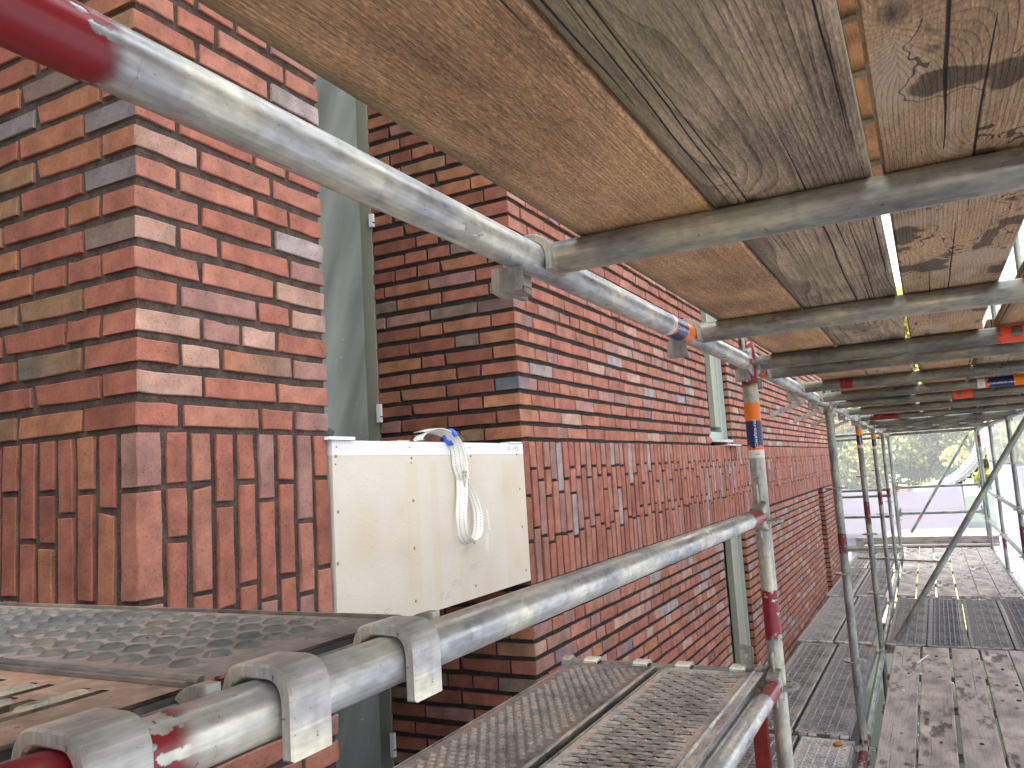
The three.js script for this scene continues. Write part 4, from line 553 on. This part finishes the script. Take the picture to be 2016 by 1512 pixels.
// toe board and far end planks across
{
  const g = (w, h, x0, x1, z, y, label) => { const t = thing('toe_board', label, 'toe board', 'boards across the far end'); const b = part('plank', boardG(w, h, x1 - x0), W_TOP1, t); b.rotation.y = Math.PI / 2; t.position.set((x0 + x1) / 2, y, z); };
  g(0.03, 0.15, -1.35, 0.95, -15.72, -1.545, 'upright toe board across the far end of the walkway'); g(0.2, 0.032, -1.2, 0.85, -15.55, -1.6, 'flat board lying across the far end before the toe board');
  const d = steelDeck('slot', 0.29, 1.0, DK_STEEL, 'short steel deck lying across the inner walkway at the far end', null, { hooks: false }); d.rotation.y = Math.PI / 2; d.position.set(-1.1, -1.55, -14.9);
  const bt = thing('wooden_batten', 'long thin wooden batten lying across the far walkway', 'batten'); const q = part('lath', boardG(0.045, 0.02, 1.35), std({ color: lin(0.36, 0.25, 0.15), roughness: 0.9, map: W_TOP1.map }), bt); bt.position.set(-0.58, YP + 0.024, -13.55); bt.rotation.y = Math.PI / 2 - 0.45;
}
// litter
{
  const lf = new THREE.IcosahedronGeometry(0.03, 2), p = lf.attributes.position; for (let i = 0; i < p.count; i++) { const k = 0.6 + 0.8 * fb(p.getX(i) * 60 + 9, p.getZ(i) * 60 + p.getY(i) * 40, 501, 3); p.setXYZ(i, p.getX(i) * k * 1.3, p.getY(i) * k * 0.5, p.getZ(i) * k); } lf.computeVertexNormals();
  const a = solo('crumpled_leaf', lf, std({ color: lin(0.6, 0.3, 0.03), roughness: 0.7, map: mortarTex }), 'crumpled yellow leaf on the whitish deck below the nearest standard', 'leaf'); a.position.set(-0.637, YP + 0.014, -5.0); a.scale.setScalar(0.7);
  const b = solo('crumpled_leaf', lf.clone(), std({ color: lin(0.5, 0.22, 0.06), roughness: 0.7, map: mortarTex }), 'small orange leaf on the deck joint beside the second standard', 'leaf'); b.position.set(-0.64, YP + 0.012, -7.62); b.scale.setScalar(0.7);
  const st = solo('straw', tubeG(V(-0.265, YP + 0.006, -7.06), V(-0.185, YP + 0.008, -7.36), 0.004, 6), whiteMat, 'thin white stick across a gap of the near walkway boards', 'stick');
  seed(91);
  const cg = new THREE.DodecahedronGeometry(0.012, 0); for (let i = 0; i < 14; i++) { const z = rr(-7.4, -5.2), x = rr(-0.4, 0.45); const m = solo('mortar_crumb', cg, i % 3 ? std({ color: lin(0.09, 0.06, 0.05), roughness: 1 }) : whiteMat, (i % 3 ? 'dark' : 'white') + ' mortar crumb among others on the near walkway boards', 'crumb', (i % 3 ? 'dark' : 'white') + ' crumbs on the walkway boards'); m.position.set(x, YP + 0.005, z); m.scale.set(rr(0.5, 1.2), 0.5, rr(0.5, 1.4)); m.rotation.y = rnd() * 6; }
}
// ------------------------------------------------------------------ netting and sheeting
{
  const net = new THREE.MeshPhysicalMaterial({ color: lin(0.95, 0.97, 0.97), roughness: 1, transmission: 0.6, thickness: 0, transparent: true, opacity: 0.23, side: THREE.DoubleSide });
  const sheet = new THREE.MeshPhysicalMaterial({ color: lin(0.83, 0.84, 1.0), roughness: 1, transmission: 0.7, thickness: 0, transparent: true, opacity: 0.86, side: THREE.DoubleSide });
  const cloth = (w, h, nx, ny, f) => { const g = new THREE.PlaneGeometry(w, h, nx, ny), p = g.attributes.position; for (let i = 0; i < p.count; i++) { const r = f(p.getX(i) / w + 0.5, p.getY(i) / h + 0.5); p.setXYZ(i, r[0], r[1], r[2]); } g.computeVertexNormals(); return g; };
  // end net: right edge follows a swag
  const edge = (v) => mix(1.5, 0.2, Math.pow(1 - v, 1.0));
  solo('scaffold_netting', cloth(1, 1, 30, 30, (u, v) => { const y = mix(-0.66, 1.2, v), xr = mix(0.05, 1.05, Math.pow(clamp((y + 0.66) / 0.95), 0.62)); return [mix(-1.9, xr, u), y, -16.25 + 0.04 * Math.sin(u * 17 + v * 5)]; }), net, 'thin white netting across the far end in front of the trees', 'netting');
  for (let k = 0; k < 3; k++) { const c = new THREE.CatmullRomCurve3([V(-0.35 + k * 0.12, -0.68, -16.2), V(0.25 + k * 0.1, -0.5, -16.2), V(0.62 + k * 0.08, -0.16, -16.2), V(0.86 + k * 0.06, 0.34, -16.2)]); const g = new THREE.TubeGeometry(c, 30, 0.05, 6); g.scale(1, 1, 1); solo('netting_fold', g, net, `gathered fold of white netting sweeping up to the right, ${ORD[k]} from the left`, 'netting fold'); }
  solo('scaffold_sheet', cloth(1, 1, 30, 14, (u, v) => [mix(-1.9, 1.1, u), mix(-2.1, -0.66, v), -16.3 + 0.03 * Math.sin(u * 23 + v * 3)]), new THREE.MeshPhysicalMaterial({ color: lin(0.74, 0.75, 0.95), roughness: 1, transmission: 0.2, thickness: 0, transparent: true, opacity: 0.42, side: THREE.DoubleSide }), 'pale veil of sheeting below the end rail at the far end', 'sheeting');
  solo('scaffold_sheet', cloth(1, 1, 80, 12, (u, v) => { const z = mix(5.0, -16.3, u); return [ox(z) + 0.16 + 0.025 * Math.sin(z * 5 + v * 2) + 0.02 * Math.sin(z * 11), mix(-3, -0.25, v), z]; }), sheet, 'lavender white sheeting along the right side of the walkway', 'sheeting');
  solo('scaffold_netting', cloth(1, 1, 80, 8, (u, v) => { const z = mix(5.0, -16.3, u); return [ox(z) + 0.17 + 0.025 * Math.sin(z * 4 + v * 2), mix(-0.25, 2.6, v), z]; }), new THREE.MeshPhysicalMaterial({ color: lin(0.92, 0.94, 0.98), roughness: 1, transmission: 0.6, thickness: 0, transparent: true, opacity: 0.5, side: THREE.DoubleSide }), 'upper white netting along the right side above the sheeting', 'netting');
}
// ------------------------------------------------------------------ surroundings
const GY = -5.7;
const groundTex = tex(256, 256, (u, v) => { const a = fb(u * 8, v * 8, 601, 4, 8, 8), b = vn(u * 120, v * 120, 605, 120, 120); const k = 120 + a * 90 + b * 30; return [k, k * 0.96, k * 0.9]; }); groundTex.repeat.set(120, 120);
const flat = (w, d, x, y, z) => { const g = new THREE.PlaneGeometry(w, d); g.rotateX(-Math.PI / 2); g.translate(x, y, z); return g; };
struct('ground', flat(900, 900, 0, GY, 0), std({ map: groundTex, color: lin(0.5, 0.5, 0.49), roughness: 1 }));
struct('lawn', flat(60, 44, 0, GY + 0.004, -16.5), std({ map: groundTex, color: lin(0.016, 0.03, 0.008), roughness: 1 }));  // near grass made almost black: shade beneath the scaffold put into its colour
struct('lawn', flat(160, 60, 0, GY + 0.004, -82), std({ map: groundTex, color: lin(0.1, 0.17, 0.04), roughness: 1 }));
struct('road', flat(120, 9, 0, GY + 0.008, -46), std({ color: lin(0.16, 0.155, 0.17), roughness: 0.95, map: mortarTex })); { const p = new THREE.BoxGeometry(120, 0.12, 2.4); p.translate(0, GY + 0.06, -40.2); struct('pavement', p, std({ color: lin(0.4, 0.38, 0.36), roughness: 0.95, map: mortarTex })); }
function tree(x, z, h, r, col, label, sd) {
  const t = thing('tree', label, 'tree', null); t.position.set(x, GY, z); seed(sd);
  const tr = [tubeG(V(0, 0, 0), V(0.1, h * 0.5, 0), 0.25, 10)]; for (let i = 0; i < 7; i++) { const a = rnd() * 6.28; tr.push(tubeG(V(0.05, h * rr(0.25, 0.5), 0), V(Math.cos(a) * r * 0.6, h * rr(0.55, 0.85), Math.sin(a) * r * 0.6), 0.08, 6)); }
  part('trunk', merge(tr), std({ color: lin(0.09, 0.07, 0.05), roughness: 1 }), t);
  const cl = []; for (let i = 0; i < 95; i++) { const a = rnd() * 6.28, b = Math.acos(rr(-0.8, 1)), q = Math.pow(rnd(), 0.45); cl.push([Math.sin(b) * Math.cos(a) * r * q, h * 0.54 + Math.cos(b) * h * 0.45 * q, Math.sin(b) * Math.sin(a) * r * q, rr(0.7, 1.5), rr(0.6, 1.3), rnd()]); }
  const P = [], C = [], N = [], base = new THREE.Color(); const q = new THREE.Quaternion(), e = new THREE.Euler(), v = V(0, 0, 0);
  for (const [cx, cy, cz, cr, ton, hue] of cl) for (let i = 0; i < 330; i++) {
    const a = rnd() * 6.28, b = Math.acos(rr(-1, 1)), d = cr * Math.pow(rnd(), 0.5), ox_ = cx + Math.sin(b) * Math.cos(a) * d, oy = cy + Math.cos(b) * d * 0.8, oz = cz + Math.sin(b) * Math.sin(a) * d, s = rr(0.09, 0.2); e.set(rnd() * 6.28, rnd() * 6.28, rnd() * 6.28); q.setFromEuler(e);
    const f = ton * rr(0.75, 1.25), c = hue > 0.82 ? [0.42, 0.3, 0.06] : hue > 0.55 ? [0.34, 0.34, 0.07] : col;
    const pts = [[-s, 0, 0], [0, 0, s * 0.6], [s, 0, 0], [-s, 0, 0], [s, 0, 0], [0, 0, -s * 0.6]]; for (const p of pts) { v.set(...p).applyQuaternion(q); P.push(ox_ + v.x, oy + v.y, oz + v.z); C.push(c[0] * f, c[1] * f, c[2] * f); }
  }
  const g = new THREE.BufferGeometry(); g.setAttribute('position', new THREE.Float32BufferAttribute(P, 3)); g.setAttribute('color', new THREE.Float32BufferAttribute(C, 3)); g.computeVertexNormals();
  part('crown', g, new THREE.MeshPhysicalMaterial({ vertexColors: true, roughness: 0.8, transmission: 0.35, thickness: 0, side: THREE.DoubleSide }), t);
}
tree(-5.2, -52, 14, 4.8, [0.34, 0.39, 0.09], 'broad yellow green tree seen left behind the end netting', 11);
tree(-1.0, -53, 16, 5.2, [0.42, 0.42, 0.1], 'tall yellowing tree in the middle behind the end netting', 12);
tree(3.4, -54, 15, 4.8, [0.34, 0.38, 0.09], 'green tree at the right behind the netting fold', 13);
tree(-3.2, -60, 17, 5, [0.3, 0.33, 0.07], 'pale green tree standing behind between the two left trees', 16);
tree(1.4, -61, 17, 5, [0.3, 0.34, 0.07], 'pale green tree standing behind the middle and right trees', 17);
tree(6.2, -60, 16, 5, [0.24, 0.28, 0.06], 'green tree at the far right behind the outer standards', 18);
tree(-7.8, -58, 16, 5, [0.2, 0.25, 0.05], 'green tree rising just past the end of the brick wall', 19);
tree(8.6, -50, 13, 4.4, [0.06, 0.09, 0.02], 'darker green tree beyond the right side sheeting', 14);
tree(-10, -52, 14, 4.8, [0.07, 0.11, 0.03], 'green tree beyond the end of the brick wall', 15);
function house(x, z, w, d, hw, hr, wc, rc, label, wins) {
  const t = thing('house', label, 'house'); t.position.set(x, GY, z);
  part('wall', boxG(w, hw, d, 0, hw / 2, 0), std({ color: wc, roughness: 0.95, map: mortarTex }), t);
  const s = new THREE.Shape(); s.moveTo(-d / 2 - 0.3, 0); s.lineTo(0, hr); s.lineTo(d / 2 + 0.3, 0); s.lineTo(d / 2 + 0.3, -0.15); s.lineTo(-d / 2 - 0.3, -0.15); const rg = ext(s, w + 0.5, 0.001); rg.rotateY(Math.PI / 2); rg.translate(0, hw + 0.15, 0); const rf = part('roof', rg, std({ color: rc, roughness: 0.9, map: mortarTex }), t);
  part('chimney', boxG(0.6, 1.2, 0.6, w * 0.2, hw + hr * 0.8, 0), std({ color: lin(0.3, 0.15, 0.1), roughness: 1 }), rf);
  for (const [wx, wy, ww, wh] of wins) { const f = part('window', boxG(ww, wh, 0.08, wx, wy, d / 2 + 0.02), whiteMat, t); part('pane', boxG(ww - 0.2, wh - 0.2, 0.04, wx, wy, d / 2 + 0.06), std({ color: lin(0.05, 0.06, 0.08), roughness: 0.1 }), f); }
}
house(-2.6, -37, 6.6, 5, 2.5, 1.6, lin(0.3, 0.28, 0.3), lin(0.17, 0.16, 0.19), 'long low house with mauve grey roof beyond the road', [[-2.2, 1.6, 1.0, 0.9], [-0.6, 1.6, 1.0, 0.9], [1.2, 1.2, 0.9, 1.9], [2.5, 1.6, 0.9, 0.9]]);
house(7.2, -44, 4.5, 7, 5.6, 2.4, lin(0.34, 0.22, 0.17), lin(0.2, 0.14, 0.12), 'brown brick house glimpsed at the right beyond the outer standards', [[-1, 4.2, 1.2, 1.3], [1, 4.2, 1.2, 1.3], [-1, 1.5, 1.2, 1.5]]);
function car(x, z, turn, col, label, L = 4.2, H = 1.45, van = false) {
  const t = thing(van ? 'parked_van' : 'parked_car', label, van ? 'van' : 'car'); t.position.set(x, GY, z); t.rotation.y = turn;
  const s = new THREE.Shape(), h = H, l = L / 2; s.moveTo(-l, 0.3); s.lineTo(-l, 0.75); if (van) { s.lineTo(-l + 0.1, h - 0.1); s.quadraticCurveTo(-l + 0.15, h, -l + 0.4, h); s.lineTo(l - 1.2, h); s.lineTo(l - 0.5, 1.1); } else { s.lineTo(-l + 0.15, 0.9); s.lineTo(-l + 0.7, h - 0.05); s.quadraticCurveTo(-l + 0.9, h, -l + 1.2, h); s.lineTo(l - 1.7, h); s.lineTo(l - 1.0, 0.92); } s.lineTo(l - 0.05, 0.8); s.lineTo(l, 0.3); const body = part('body', ext(s, 1.7, 0.06), new THREE.MeshPhysicalMaterial({ color: col, roughness: 0.35, clearcoat: 0.8 }), t);
  const gl = std({ color: lin(0.02, 0.025, 0.03), roughness: 0.1 }); part('side_window', boxG(L * 0.42, 0.34, 1.74, -0.25, h - 0.33, 0), gl, t); part('rear_window', boxG(0.06, 0.4, 1.4, -l + (van ? 0.03 : 0.36), h - 0.38, 0), gl, t);
  for (const sx_ of [-1, 1]) for (const sz of [-1, 1]) { const g = new THREE.CylinderGeometry(0.31, 0.31, 0.2, 18); g.rotateX(Math.PI / 2); const w = part('tyre', g, std({ color: lin(0.02, 0.02, 0.02), roughness: 0.9 }), t); w.position.set(sx_ * l * 0.6, 0.31, sz * 0.78); const r = new THREE.CylinderGeometry(0.18, 0.18, 0.22, 14); r.rotateX(Math.PI / 2); part('rim', r, rosM, w); }
}
car(-3.6, -29.5, 0.1, lin(0.55, 0.55, 0.6), 'white van parked at the left behind the veil', 3.6, 2.9, true); car(0.6, -29, 0.05, lin(0.5, 0.44, 0.24), 'cream coloured van parked behind the veil at the far end', 4.4, 3.1, true); car(4.6, -42.5, 0, lin(0.2, 0.22, 0.28), 'dark grey car parked beyond the right end of the veil');
car(-9.5, -44, 0.1, lin(0.55, 0.57, 0.6), 'silver car parked beyond the wall end');
// overhead cables
for (const [y, n] of [[1.6, 'upper'], [1.2, 'lower']]) { const c = new THREE.QuadraticBezierCurve3(V(-22, y - 1, -34), V(-4, y - 0.9, -33), V(16, y + 1.2, -32)); solo('overhead_cable', new THREE.TubeGeometry(c, 30, 0.025, 5), darkMat, `${n} thin overhead cable in front of the trees`, 'cable', null); }

renderer.render(scene, camera);
